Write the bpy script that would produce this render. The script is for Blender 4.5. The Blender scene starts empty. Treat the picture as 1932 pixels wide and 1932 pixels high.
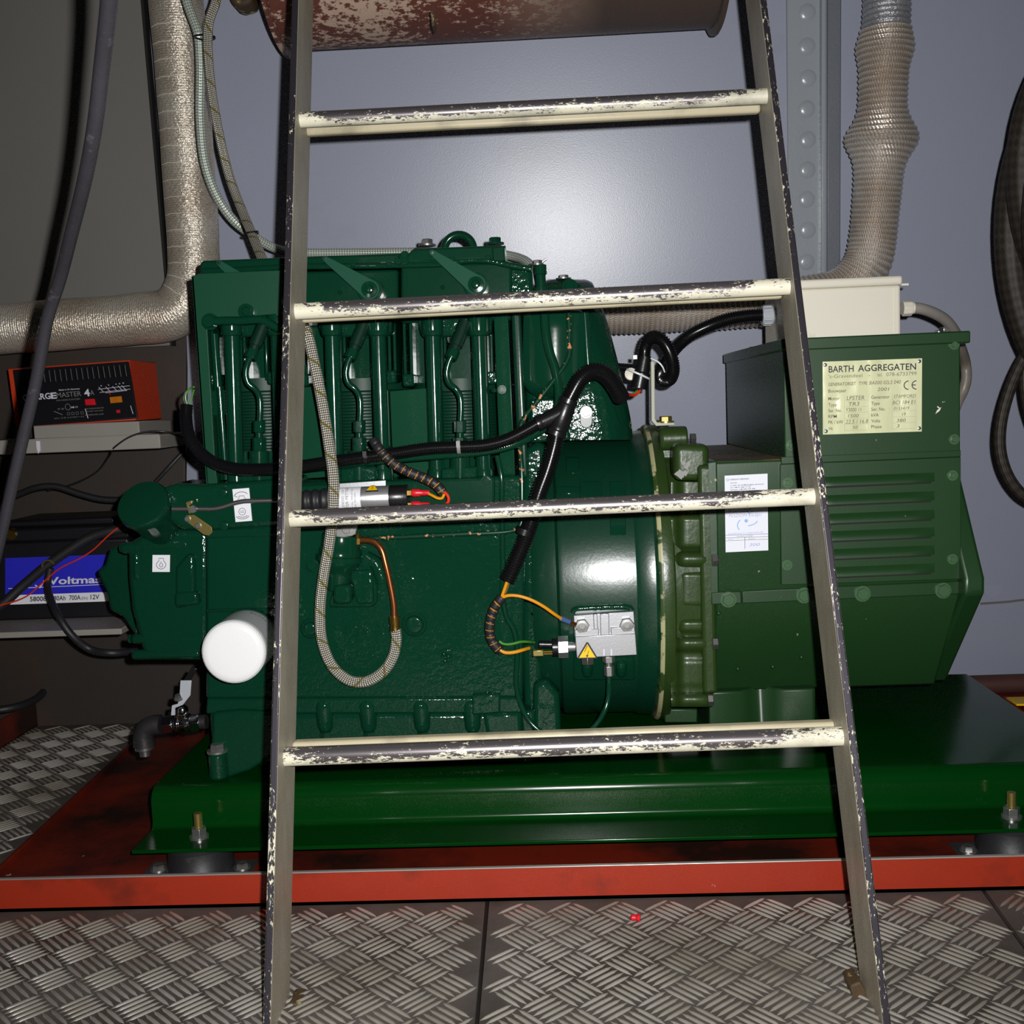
import bpy, bmesh, math, random
from mathutils import Vector, Matrix, noise
random.seed(7)
S = bpy.context.scene
COL = S.collection
PI = math.pi

# ------------------------------------------------------------------ camera
F = 2080.0                       # focal length in pixels of the 1932 px frame
EYE = Vector((0.0, 0.0, 0.604))
_y = Vector((79 / F, 213 / F, -1)).normalized()          # world +Y seen in camera space
_r = 0.041
_x = Vector((math.cos(_r), math.sin(_r), 0))
_x = (_x - _y * _x.dot(_y)).normalized()
_z = _x.cross(_y)
W2C = Matrix((_x, _y, _z)).transposed()                  # columns: world axes in camera space
C2W = W2C.transposed()
cam_data = bpy.data.cameras.new('camera')
cam = bpy.data.objects.new('camera', cam_data)
COL.objects.link(cam)
cam.matrix_world = Matrix.Translation(EYE) @ C2W.to_4x4()
cam_data.sensor_width = 36.0
cam_data.lens = 36.0 * F / 1932.0
cam_data.clip_start = 0.02
S.camera = cam

# ------------------------------------------------------------------ light: dark engine room lit by the flash beside the lens
wd = bpy.data.worlds.new('world')
S.world = wd
wd.use_nodes = True
bg = wd.node_tree.nodes['Background']
bg.inputs['Color'].default_value = (0.55, 0.6, 0.7, 1)
bg.inputs['Strength'].default_value = 0.008
fl = bpy.data.lights.new('flash', 'SPOT')
fl.energy = 104.0
fl.spot_size = math.radians(112)
fl.spot_blend = 1.0
fl.shadow_soft_size = 0.007
fl.color = (0.99, 0.985, 0.97)
flash = bpy.data.objects.new('flash', fl)
COL.objects.link(flash)
flash.matrix_world = Matrix.Translation(EYE + C2W @ Vector((0.036, 0.028, 0))) @ (C2W @ Matrix.Rotation(math.radians(3), 3, 'X')).to_4x4()
S.view_settings.view_transform = 'Standard'
S.view_settings.look = 'None'
S.view_settings.gamma = 1.0
S.view_settings.use_curve_mapping = False
S.view_settings.exposure = 0.0
S.cycles.max_bounces = 6
S.cycles.sample_clamp_indirect = 0.8
S.cycles.use_denoising = False

# ------------------------------------------------------------------ measuring helpers: photo pixel + true depth -> world point
def ray(u, v):
    return C2W @ Vector(((u - 966) / F, -(v - 966) / F, -1))
def P(u, v, Y):                  # on the vertical plane at depth Y
    d = ray(u, v)
    return EYE + d * (Y / d.y)
def PZ(u, v, z):                 # on the level plane at height z
    d = ray(u, v)
    return EYE + d * ((z - EYE.z) / d.z)
def PX(u, v, x):                 # on the plane of constant X
    d = ray(u, v)
    return EYE + d * (x / d.x)
def PL(u, v, a=1.0885, b=0.33):  # on the sloping plane of the ladder
    d = ray(u, v)
    return EYE + d * ((a + b * EYE.z) / (d.y - b * d.z))
def WALLY(z):                    # the hull leans in towards its top
    return 2.2 - 0.14 * (z - 0.05)
def PW(u, v, off=0.0):           # on the hull wall
    return PL(u, v, 2.2 + 0.14 * 0.05 - off, -0.14)
def px(Y):
    return Y / F

# ------------------------------------------------------------------ mesh builder
class M:
    def __init__(s):
        s.bm = bmesh.new()
        s.uv = s.bm.loops.layers.uv.new('UVMap')
    def face(s, vs, mi=0, uvs=None):
        try:
            f = s.bm.faces.new(vs)
        except ValueError:
            return None
        f.material_index = mi
        if uvs:
            for l, q in zip(f.loops, uvs):
                l[s.uv].uv = q
        return f
    def prism(s, pts, vec, mi=0):
        a = [s.bm.verts.new(p) for p in pts]
        b = [s.bm.verts.new(Vector(p) + Vector(vec)) for p in pts]
        n = len(a)
        nrm = Vector((0, 0, 0))
        for i in range(n):
            p, q = Vector(pts[i]), Vector(pts[(i + 1) % n])
            nrm += p.cross(q)
        if nrm.dot(Vector(vec)) > 0:
            a.reverse(); b.reverse()
        s.face(a, mi)
        s.face(b[::-1], mi)
        for i in range(n):
            j = (i + 1) % n
            s.face([a[j], a[i], b[i], b[j]], mi)
        return s
    def pp(s, pix, Y, t, mi=0):  # outline at depth Y with real thickness t
        return s.prism([P(u, v, Y) for u, v in pix], (0, t, 0), mi)
    def box(s, a, b, mi=0):
        (x0, y0, z0), (x1, y1, z1) = a, b
        return s.prism([(x0, y0, z0), (x1, y0, z0), (x1, y0, z1), (x0, y0, z1)], (0, y1 - y0, 0), mi)
    def bx(s, u0, v0, u1, v1, Y, t, mi=0):
        return s.pp([(u0, v0), (u1, v0), (u1, v1), (u0, v1)], Y, t, mi)
    def rings(s, rr, closed_ends=True, mi=0, us=None, loop=False):
        n = len(rr[0])
        V = [[s.bm.verts.new(p) for p in r] for r in rr]
        us = us or list(range(len(rr)))
        for i in range(len(V) - 1):
            for k in range(n):
                k2 = (k + 1) % n
                s.face([V[i][k], V[i][k2], V[i + 1][k2], V[i + 1][k]], mi,
                       [(us[i], k / n), (us[i], (k + 1) / n), (us[i + 1], (k + 1) / n), (us[i + 1], k / n)])
        if closed_ends:
            s.face(V[0][::-1], mi)
            s.face(V[-1], mi)
        return s
    def cyl(s, p0, p1, r0, r1=None, n=20, mi=0, rot=0.0):
        p0, p1 = Vector(p0), Vector(p1)
        r1 = r0 if r1 is None else r1
        return s.lathe(p0, p1 - p0, [(0, r0), ((p1 - p0).length, r1)], n, mi, rot)
    def lathe(s, p0, axis, prof, n=24, mi=0, rot=0.0):
        p0 = Vector(p0)
        ax = Vector(axis).normalized()
        e1 = ax.cross(Vector((0, 0, 1)) if abs(ax.z) < 0.9 else Vector((1, 0, 0))).normalized()
        e2 = ax.cross(e1)
        rr = []
        for t, r in prof:
            c = p0 + ax * t
            rr.append([c + (e1 * math.cos(rot + 2 * PI * k / n) + e2 * math.sin(rot + 2 * PI * k / n)) * r for k in range(n)])
        return s.rings(rr, True, mi, [t for t, r in prof])
    def tube(s, path, r, n=12, rf=None, mi=0, cap=True):
        pts = [Vector(p) for p in path]
        T = []
        for i in range(len(pts)):
            a, b = pts[max(0, i - 1)], pts[min(len(pts) - 1, i + 1)]
            T.append((b - a).normalized())
        e = T[0].cross(Vector((0, 1, 0)))
        if e.length < 1e-4:
            e = T[0].cross(Vector((0, 0, 1)))
        e.normalize()
        rr, us, L = [], [], 0.0
        for i, p in enumerate(pts):
            if i:
                L += (p - pts[i - 1]).length
                e = (e - T[i] * e.dot(T[i])).normalized()
            f = T[i].cross(e)
            m = rf(L, i) if rf else 1.0
            if callable(m):
                rr.append([p + (e * math.cos(2 * PI * k / n) + f * math.sin(2 * PI * k / n)) * r * m(2 * PI * k / n) for k in range(n)])
            else:
                rr.append([p + (e * math.cos(2 * PI * k / n) + f * math.sin(2 * PI * k / n)) * r * m for k in range(n)])
            us.append(L)
        return s.rings(rr, cap, mi, us)
    def ball(s, c, r, sc=(1, 1, 1), n=12):
        c = Vector(c)
        rr = []
        m = n // 2
        for i in range(m + 1):
            a = -PI / 2 + PI * (i + 0.02) / (m + 0.04)
            rr.append([c + Vector((math.cos(a) * math.cos(2 * PI * k / n) * sc[0], math.cos(a) * math.sin(2 * PI * k / n) * sc[1], math.sin(a) * sc[2])) * r for k in range(n)])
        return s.rings(rr)
    def capsule(s, p0, p1, r0, r1=None, n=12):
        p0, p1 = Vector(p0), Vector(p1)
        r1 = r0 if r1 is None else r1
        L = (p1 - p0).length
        pr = []
        for i in range(5):
            a = PI / 2 * (1 - i / 4)
            pr.append((-r0 * math.sin(a), max(r0 * math.cos(a), 1e-4)))
        for i in range(5):
            a = PI / 2 * i / 4
            pr.append((L + r1 * math.sin(a), max(r1 * math.cos(a), 1e-4)))
        return s.lathe(p0, p1 - p0, pr, n)
    def ribbon(s, pts, w, nrm, t=0.0004, closed=False, mi=0):
        # flat printed stroke lying on a surface
        pts = [Vector(p) for p in pts]
        n = len(pts)
        nrm = Vector(nrm).normalized()
        L, R = [], []
        for i in range(n):
            a = pts[(i - 1) % n] if (closed or i > 0) else pts[i]
            b = pts[(i + 1) % n] if (closed or i < n - 1) else pts[i]
            d = (b - a).normalized().cross(nrm) * (w / 2)
            L.append(s.bm.verts.new(pts[i] + d + nrm * t))
            R.append(s.bm.verts.new(pts[i] - d + nrm * t))
        for i in range(n if closed else n - 1):
            j = (i + 1) % n
            s.face([L[i], R[i], R[j], L[j]], mi)
        return s

def lin(c):
    return tuple(((x / 255) / 12.92 if x / 255 <= 0.04045 else ((x / 255 + 0.055) / 1.055) ** 2.4) for x in c)

def obj(name, m, mat, parent=None, bev=0.0, seg=2, angle=38, smooth=True, label=None):
    me = bpy.data.meshes.new(name)
    bmesh.ops.recalc_face_normals(m.bm, faces=m.bm.faces[:])
    m.bm.to_mesh(me)
    m.bm.free()
    for mt in (mat if isinstance(mat, (list, tuple)) else [mat]):
        me.materials.append(mt)
    if smooth:
        me.shade_smooth()
        me.set_sharp_from_angle(angle=math.radians(angle))
    o = bpy.data.objects.new(name, me)
    COL.objects.link(o)
    if bev:
        b = o.modifiers.new('bevel', 'BEVEL')
        b.width = bev
        b.segments = seg
        b.limit_method = 'ANGLE'
        b.angle_limit = math.radians(40)
        b.harden_normals = False
    if parent:
        o.parent = parent
        if parent.type == 'EMPTY':
            o.matrix_parent_inverse = Matrix.Translation(-parent.location)
    if label:
        o['label'] = label
    return o

def thing(name, label, cat, loc, group=None):
    o = bpy.data.objects.new(name, None)
    o.empty_display_size = 0.05
    COL.objects.link(o)
    o.location = loc
    o['label'] = label
    o['category'] = cat
    if group:
        o['group'] = group
    return o

def tag(o, label, cat, group=None):
    o['label'] = label
    o['category'] = cat
    if group:
        o['group'] = group
    return o

def struct(o):
    o['kind'] = 'structure'
    return o

def spline(pts, step):
    pts = [Vector(p) for p in pts]
    Q = [pts[0] * 2 - pts[1]] + pts + [pts[-1] * 2 - pts[-2]]
    out = []
    for i in range(1, len(Q) - 2):
        p0, p1, p2, p3 = Q[i - 1], Q[i], Q[i + 1], Q[i + 2]
        t01, t12, t23 = [max((b - a).length, 1e-6) ** 0.5 for a, b in ((p0, p1), (p1, p2), (p2, p3))]
        m1 = (p2 - p1) + ((p1 - p0) / t01 - (p2 - p0) / (t01 + t12)) * t12
        m2 = (p2 - p1) + ((p3 - p2) / t23 - (p3 - p1) / (t12 + t23)) * t12
        for k in range(24):
            t = k / 24
            a = 2 * (p1 - p2) + m1 + m2
            b = -3 * (p1 - p2) - 2 * m1 - m2
            out.append(a * t ** 3 + b * t * t + m1 * t + p1)
    out.append(pts[-1])
    res = [out[0]]
    acc = 0.0
    last = out[0]
    for p in out[1:]:
        d = (p - last).length
        while d > 1e-9 and acc + d >= step:
            last = last + (p - last) * ((step - acc) / d)
            res.append(last.copy())
            d = (p - last).length
            acc = 0.0
        acc += d
        last = p
    if (res[-1] - out[-1]).length > step * 0.3:
        res.append(out[-1])
    return res

def path(pix, Y=None, step=0.006):
    return spline([P(q[0], q[1], q[2] if len(q) > 2 else Y) for q in pix], step)

def hexbolt(parent, p, axis, r, h, mat, washer=1.35, name='bolt', rot=0.3):
    p, ax = Vector(p), Vector(axis).normalized()
    m = M()
    if washer:
        m.cyl(p - ax * 0.0005, p + ax * h * 0.22, r * washer, n=18)
    m.lathe(p + ax * h * 0.2, ax, [(0, r), (h * 0.72, r), (h * 0.85, r * 0.9)], 6, 0, rot)
    return obj(name, m, mat, parent, angle=25)

_fc = {}
def glyphs(s, bold=0.0):
    k = (s, bold)
    if k not in _fc:
        cu = bpy.data.curves.new('t', 'FONT')
        cu.body = s
        cu.size = 1.0
        cu.resolution_u = 3
        cu.offset = bold
        ob = bpy.data.objects.new('t', cu)
        COL.objects.link(ob)
        me = bpy.data.meshes.new_from_object(ob.evaluated_get(bpy.context.evaluated_depsgraph_get()))
        vs = [v.co.copy() for v in me.vertices]
        fs = [list(f.vertices) for f in me.polygons]
        bpy.data.objects.remove(ob)
        bpy.data.curves.remove(cu)
        bpy.data.meshes.remove(me)
        x0 = min([v.x for v in vs], default=0); x1 = max([v.x for v in vs], default=1)
        _fc[k] = (vs, fs, x0, max(x1 - x0, 1e-3))
    return _fc[k]

class Lab:
    """a flat printed face: fractions (0..1) across and down -> world points"""
    def __init__(s, tl, tr, bl):
        s.o, s.x, s.y = Vector(tl), Vector(tr) - Vector(tl), Vector(bl) - Vector(tl)
        s.n = s.x.cross(s.y).normalized()
        if s.n.dot(EYE - s.o) < 0:
            s.n = -s.n
    def at(s, fx, fy, off=0.0005):
        return s.o + s.x * fx + s.y * fy + s.n * off
    def text(s, m, txt, x0, x1, base, cap, bold=0.0, slant=0.0, off=0.0006):
        vs, fs, gx, gw = glyphs(txt, bold)
        k = cap / 0.70
        V = []
        for v in vs:
            fx = x0 + (v.x - gx) / gw * (x1 - x0) + slant * v.y * (x1 - x0) / gw
            V.append(m.bm.verts.new(s.at(fx, base - v.y * k, off)))
        for f in fs:
            m.face([V[i] for i in f])
    def line(s, m, pts, w, closed=False):
        m.ribbon([s.at(a, b) for a, b in pts], w, s.n, 0.0001, closed)
    def rect(s, m, x0, y0, x1, y1, off=0.0005):
        m.face([m.bm.verts.new(s.at(a, b, off)) for a, b in ((x0, y0), (x1, y0), (x1, y1), (x0, y1))])
    def plate(s, m, t=0.0006, x0=0, y0=0, x1=1, y1=1):
        m.prism([s.at(a, b, 0.0004) for a, b in ((x0, y0), (x1, y0), (x1, y1), (x0, y1))], -s.n * t)

# ------------------------------------------------------------------ materials
class NT:
    def __init__(s, name):
        s.m = bpy.data.materials.new(name)
        s.m.use_nodes = True
        s.t = s.m.node_tree
        s.b = s.t.nodes['Principled BSDF']
        s._tc = None
    @property
    def tc(s):
        if s._tc is None:
            s._tc = s.t.nodes.new('ShaderNodeTexCoord')
        return s._tc
    def link(s, a, b):
        s.t.links.new(a, b)
    def inp(s, node, key, val):
        if isinstance(val, bpy.types.NodeSocket):
            s.link(val, node.inputs[key])
        else:
            node.inputs[key].default_value = val
    def noise(s, scale, detail=4, rough=0.55, vec=None, stretch=None, w=None):
        n = s.t.nodes.new('ShaderNodeTexNoise')
        n.inputs['Scale'].default_value = scale
        n.inputs['Detail'].default_value = detail
        n.inputs['Roughness'].default_value = rough
        v = vec or s.tc.outputs['Object']
        if stretch:
            mp = s.t.nodes.new('ShaderNodeMapping')
            mp.inputs['Scale'].default_value = stretch
            s.link(v, mp.inputs['Vector'])
            v = mp.outputs['Vector']
        s.link(v, n.inputs['Vector'])
        return n.outputs['Fac']
    def ramp(s, fac, lo, hi, a=0.0, b=1.0):
        n = s.t.nodes.new('ShaderNodeMapRange')
        n.clamp = True
        s.inp(n, 'Value', fac)
        for k, v in (('From Min', lo), ('From Max', hi), ('To Min', a), ('To Max', b)):
            n.inputs[k].default_value = v
        return n.outputs['Result']
    def math(s, op, a, b=0.0, c=None):
        n = s.t.nodes.new('ShaderNodeMath')
        n.operation = op
        s.inp(n, 0, a)
        s.inp(n, 1, b)
        if c is not None:
            s.inp(n, 2, c)
        return n.outputs[0]
    def mix(s, fac, a, b):
        n = s.t.nodes.new('ShaderNodeMix')
        n.data_type = 'RGBA'
        s.inp(n, 0, fac)
        for k, v in ((6, a), (7, b)):
            s.inp(n, k, v if isinstance(v, bpy.types.NodeSocket) else (*v, 1))
        return n.outputs[2]
    def bump(s, h, strength, dist=0.001, prev=None):
        n = s.t.nodes.new('ShaderNodeBump')
        n.inputs['Strength'].default_value = strength
        n.inputs['Distance'].default_value = dist
        s.link(h, n.inputs['Height'])
        if prev:
            s.link(prev, n.inputs['Normal'])
        return n.outputs['Normal']
    def set(s, **k):
        names = dict(col='Base Color', rough='Roughness', metal='Metallic', coat='Coat Weight', coatr='Coat Roughness', nrm='Normal', cnrm='Coat Normal', spec='Specular IOR Level', emit='Emission Color', es='Emission Strength', alpha='Alpha', trans='Transmission Weight', aniso='Anisotropic')
        for a, v in k.items():
            if a in ('col', 'emit') and not isinstance(v, bpy.types.NodeSocket):
                v = (*v, 1)
            s.inp(s.b, names[a], v)
        return s

def paint(name, rgb, rough=0.3, var=0.12, vscale=6, bscale=0, bstr=0.3, bdist=0.001, coat=0, metal=0, dirt=None, dlo=0.55, dhi=0.75, dscale=8, spec=0.5, chips=None, clo=0.70, cscale=60, patch=False):
    n = NT(name)
    base = lin(rgb)
    f = n.noise(vscale, 3)
    col = n.mix(f, tuple(x * (1 - var) for x in base), tuple(min(1, x * (1 + var)) for x in base))
    if dirt:
        col = n.mix(n.ramp(n.noise(dscale, 5, 0.6), dlo, dhi), col, lin(dirt))
    if chips:
        col = n.mix(n.ramp(n.noise(cscale, 3, 0.6), clo, clo + 0.02), col, lin(chips))
    n.set(col=col, rough=rough, metal=metal, coat=coat, coatr=0.06, spec=spec)
    if bscale:
        h = n.noise(bscale, 2, 0.6)
        if patch:                # brush paint: rough patches between smooth ones
            h = n.math('MULTIPLY', h, n.ramp(n.noise(9, 3, 0.6), 0.42, 0.66, 0.3, 1.0))
        b = n.bump(h, bstr, bdist)
        n.set(nrm=b, cnrm=b)
    return n.m

EG = (9, 52, 35)
MT = {}
MT['green'] = paint('engine_green_gloss', EG, 0.12, 0.08, bscale=45, bstr=0.14, bdist=0.001)
MT['green_bell'] = paint('engine_green_housing', EG, 0.27, 0.08, bscale=160, bstr=0.2, bdist=0.0006, spec=0.8)
MT['green_fin'] = paint('engine_green_fins', EG, 0.42, 0.08, spec=0.2)
MT['green_lever'] = paint('matte_green_lever', (22, 72, 54), 0.65, 0.06, spec=0.15)
MT['green_cast'] = paint('engine_green_cast', EG, 0.09, 0.12, bscale=125, bstr=1.0, bdist=0.0016, patch=True)
MT['green_sheet'] = paint('engine_green_sheet', (16, 66, 45), 0.3, 0.08, bscale=30, bstr=0.12, bdist=0.001)
MT['green_dark'] = paint('engine_green_dark', (8, 40, 28), 0.35, 0.1)  # darker green for injectors, slot pad and pivot holes
MT['gen'] = paint('alternator_green', (25, 57, 26), 0.38, 0.08, bscale=250, bstr=0.08, bdist=0.0005, chips=(150, 150, 110), clo=0.735, cscale=55)
MT['gen_screw'] = paint('worn_green_screw', (62, 92, 62), 0.3, 0.2)
MT['bracket'] = paint('dull_zinc_bracket', (178, 178, 160), 0.5, 0.08, spec=0.3)
MT['gen_cast'] = paint('alternator_green_cast', (42, 62, 26), 0.32, 0.15, bscale=120, bstr=0.35, bdist=0.001, dirt=(88, 74, 40), dlo=0.6, dhi=0.78, dscale=9)
MT['gen_top'] = paint('alternator_dusty_top', (60, 70, 45), 0.6, 0.3, vscale=25, dirt=(120, 92, 62), dlo=0.4, dhi=0.6, dscale=14)
MT['base'] = paint('base_green', (2, 51, 11), 0.16, 0.1, spec=0.4, bscale=22, bstr=0.1, bdist=0.001, chips=(120, 140, 120), clo=0.765, cscale=70)
MT['wall'] = paint('hull_grey_paint', (152, 157, 174), 0.3, 0.05, vscale=3, bscale=520, bstr=0.32, bdist=0.0004, dirt=(140, 142, 152), dlo=0.6, dhi=0.8, dscale=4)
MT['wall_darkened'] = paint('darkened_grey_paint', (112, 110, 106), 0.5, 0.06, vscale=4, bscale=300, bstr=0.15, bdist=0.0004)  # grey lowered in the colour for weaker flash at the left
MT['rivet'] = paint('rivet_strip_grey', (150, 156, 162), 0.25, 0.06, bscale=90, bstr=0.35, bdist=0.001, dirt=(120, 112, 100), dlo=0.66, dhi=0.85)
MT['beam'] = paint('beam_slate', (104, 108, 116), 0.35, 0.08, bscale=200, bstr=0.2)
MT['brown'] = paint('rust_brown_plate', (50, 42, 36), 0.6, 0.25, vscale=5, bscale=60, bstr=0.2, dirt=(64, 40, 26), dlo=0.55, dhi=0.8, dscale=5)
MT['red'] = paint('red_lead_paint', (150, 40, 16), 0.45, 0.15, vscale=5, bscale=60, bstr=0.1, dirt=(48, 26, 20), dlo=0.58, dhi=0.78, dscale=5, chips=(150, 130, 110), clo=0.765, cscale=45)
MT['red_floor'] = paint('dimmed_red_tray_paint', (112, 30, 14), 0.4, 0.3, vscale=4, bscale=60, bstr=0.1, dirt=(40, 20, 14), dlo=0.42, dhi=0.62, dscale=4, chips=(170, 150, 130), clo=0.76, cscale=38)  # red darkened and mottled to paint in the dim light on the tray floor
MT['red_lip'] = paint('worn_red_edge', (200, 190, 185), 0.35, 0.2, metal=0.6)
MT['rustpipe'] = paint('rusty_red_pipe', (72, 42, 36), 0.6, 0.25, dirt=(100, 84, 60), dlo=0.66, dhi=0.8, dscale=20)
MT['black'] = paint('black_plastic', (20, 20, 22), 0.3, 0.1, bscale=400, bstr=0.1)
MT['conduit'] = paint('black_conduit', (16, 16, 18), 0.22, 0.1)
MT['rubber'] = paint('black_rubber', (32, 31, 34), 0.5, 0.15, bscale=200, bstr=0.2, dirt=(70, 66, 60), dlo=0.66, dhi=0.85, dscale=30)
MT['hoseblack'] = paint('scuffed_black_hose', (50, 48, 53), 0.42, 0.2, vscale=40, bscale=150, bstr=0.25, dirt=(96, 94, 98), dlo=0.62, dhi=0.8, dscale=45)
MT['zinc'] = paint('zinc_bolt', (190, 190, 188), 0.28, 0.1, metal=0.9)
MT['zinc_yellow'] = paint('yellow_zinc', (176, 160, 96), 0.3, 0.2, metal=0.85)
MT['steel'] = paint('bare_steel', (140, 138, 136), 0.35, 0.15, metal=0.9)
MT['darksteel'] = paint('dark_pipe_fitting', (70, 68, 70), 0.4, 0.2, metal=0.7, bscale=150, bstr=0.3)
MT['chrome'] = paint('chrome_valve', (200, 200, 205), 0.14, 0.1, metal=1)
MT['alu'] = paint('machined_aluminium', (215, 216, 220), 0.3, 0.06, metal=0.85, bscale=300, bstr=0.05)
MT['copper'] = paint('copper_pipe', (168, 104, 62), 0.3, 0.15, metal=0.9)
MT['brass'] = paint('brass', (176, 142, 70), 0.25, 0.15, metal=0.95)
MT['white'] = paint('white_enamel', (236, 236, 236), 0.2, 0.02)
MT['filter_side'] = paint('filter_grey_side', (196, 200, 202), 0.3, 0.03)
MT['cream'] = paint('cream_plastic', (222, 216, 200), 0.45, 0.04, dirt=(160, 148, 126), dlo=0.66, dhi=0.9, dscale=14)
MT['greyplastic'] = paint('grey_plastic', (170, 174, 180), 0.35, 0.05)
MT['shelf'] = paint('pale_grey_shelf', (142, 137, 130), 0.55, 0.1, dirt=(96, 92, 84), dlo=0.64, dhi=0.85, dscale=10)
MT['orange'] = paint('orange_plastic', (196, 58, 24), 0.45, 0.08)
MT['sticker'] = paint('white_sticker', (228, 228, 234), 0.4, 0.02)
MT['paper'] = paint('white_paper', (226, 228, 238), 0.6, 0.02)
MT['ink'] = paint('black_ink', (24, 22, 40), 0.5, 0.05)
MT['ink_faint'] = paint('faded_ink', (112, 112, 92), 0.5, 0.05)
MT['ink_brown'] = paint('handwritten_ink', (92, 88, 70), 0.5, 0.05)
MT['ink_blue'] = paint('blue_pen_ink', (150, 160, 214), 0.5, 0.05)
MT['ink_lightblue'] = paint('light_blue_print', (132, 170, 224), 0.5, 0.05)
MT['blue'] = paint('battery_blue', (40, 40, 190), 0.4, 0.04)
MT['print_white'] = paint('white_print', (210, 210, 222), 0.5, 0.03)
MT['print_grey'] = paint('grey_print', (126, 126, 122), 0.5, 0.03)
MT['yellow'] = paint('warning_yellow', (246, 200, 10), 0.4, 0.02)
MT['redplastic'] = paint('red_plastic', (206, 26, 40), 0.35, 0.05)
MT['amber'] = paint('amber_window', (190, 110, 20), 0.3, 0.3, vscale=60)
MT['wire_orange'] = paint('orange_wire', (222, 146, 20), 0.35, 0.1)
MT['wire_red'] = paint('red_wire', (214, 48, 22), 0.35, 0.1)
MT['wire_green'] = paint('green_wire', (64, 128, 40), 0.35, 0.1)
MT['wire_grey'] = paint('grey_cable', (140, 134, 128), 0.4, 0.15, dirt=(100, 88, 72), dlo=0.55, dhi=0.8)
MT['blueplastic'] = paint('blue_crimp', (70, 100, 150), 0.4, 0.05)
MT['whiteplastic'] = paint('white_zip_tie', (226, 228, 232), 0.4, 0.03)
MT['battery'] = paint('battery_black', (18, 18, 22), 0.4, 0.1, bscale=300, bstr=0.1)
MT['darkgap'] = paint('dark_gap', (16, 13, 11), 0.8, 0.1)

# rusty silencer: beige paint flaking to dark red rust
n = NT('rusty_silencer')
f1 = n.noise(80, 6, 0.72, stretch=(0.8, 1, 1.6))
f2 = n.noise(5, 2)
msk = n.ramp(n.math('ADD', f1, n.math('MULTIPLY', f2, 0.45)), 0.665, 0.70)
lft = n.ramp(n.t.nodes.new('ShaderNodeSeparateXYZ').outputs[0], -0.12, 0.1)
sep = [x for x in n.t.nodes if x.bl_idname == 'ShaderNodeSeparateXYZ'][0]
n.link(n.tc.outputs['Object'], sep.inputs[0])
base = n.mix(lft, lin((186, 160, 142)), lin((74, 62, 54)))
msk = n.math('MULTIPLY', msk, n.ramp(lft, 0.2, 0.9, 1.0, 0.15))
n.set(col=n.mix(msk, base, lin((98, 56, 46))), rough=0.55)
n.set(nrm=n.bump(f1, 0.35, 0.001))
MT['silencer'] = n.m

# exhaust lagging: glass-fibre wrap, metallic sheen
def lagging(name, ca, cb, ring, rope):
    n = NT(name)
    uv = n.tc.outputs['UV']
    sp = n.t.nodes.new('ShaderNodeSeparateXYZ')
    n.link(uv, sp.inputs[0])
    u, v = sp.outputs[0], sp.outputs[1]
    fib = n.noise(1.0, 2, 0.6, vec=uv, stretch=(380, 46, 1))
    if rope:
        w = n.math('SINE', n.math('MULTIPLY', u, 2 * PI / ring))
        tw = n.math('SINE', n.math('ADD', n.math('MULTIPLY', u, 2 * PI / ring * 0.8), n.math('MULTIPLY', v, 2 * PI * 60)))
        h = n.math('ADD', n.math('MULTIPLY', w, 0.45), n.math('ADD', n.math('MULTIPLY', tw, 0.28), fib))
    else:
        w = n.math('SINE', n.math('MULTIPLY', u, 2 * PI / ring))
        h = n.math('ADD', n.math('MULTIPLY', w, 0.15), n.math('MULTIPLY', fib, 1.6))
    col = n.mix(n.ramp(n.math('ADD', n.math('MULTIPLY', n.noise(10, 3), 0.9), n.math('MULTIPLY', h, 0.45)), 0.45, 1.25), lin(ca), lin(cb))
    n.set(col=col, rough=0.35 if rope else 0.36, metal=0.6, nrm=n.bump(h, 0.75 if rope else 1.0, 0.0010 if rope else 0.0014))
    return n.m
MT['lag_left'] = lagging('lagging_tape', (172, 150, 126), (255, 250, 236), 0.004, False)
MT['lag_right'] = lagging('lagging_rope', (186, 168, 150), (255, 253, 248), 0.0088, True)
MT['lag_grey'] = lagging('lagging_grey_tape', (140, 140, 144), (210, 210, 214), 0.004, False)

# braided hoses
def braid(name, ca, cb, pitch, nn, metal, rough, fleck=None, strength=0.8):
    n = NT(name)
    sp = n.t.nodes.new('ShaderNodeSeparateXYZ')
    n.link(n.tc.outputs['UV'], sp.inputs[0])
    u = n.math('MULTIPLY', sp.outputs[0], 2 * PI / pitch)
    v = n.math('MULTIPLY', sp.outputs[1], 2 * PI * nn)
    h = n.math('MULTIPLY', n.math('SINE', n.math('ADD', u, v)), n.math('SINE', n.math('SUBTRACT', u, v)))
    col = n.mix(n.ramp(h, -0.4, 0.4), lin(ca), lin(cb))
    if fleck:
        sl = n.math('SINE', n.math('ADD', n.math('MULTIPLY', sp.outputs[0], 2 * PI / (pitch * 7)), n.math('MULTIPLY', sp.outputs[1], 2 * PI)))
        col = n.mix(n.math('MULTIPLY', n.ramp(sl, 0.93, 0.97), n.ramp(h, -0.2, 0.0)), col, lin(fleck))
    n.set(col=col, rough=rough, metal=metal, nrm=n.bump(h, strength, 0.001))
    return n.m
MT['braid_steel'] = braid('braided_steel', (70, 66, 58), (240, 234, 218), 0.0060, 8, 0.45, 0.3, (150, 140, 40))
MT['braid_clear'] = braid('clear_braided_hose', (120, 132, 122), (196, 202, 190), 0.009, 6, 0.1, 0.22, None, 0.35)
MT['lag_dark'] = braid('dark_rope_lagging', (34, 29, 24), (50, 43, 35), 0.03, 7, 0.2, 0.6, (52, 46, 37), 0.35)

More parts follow.
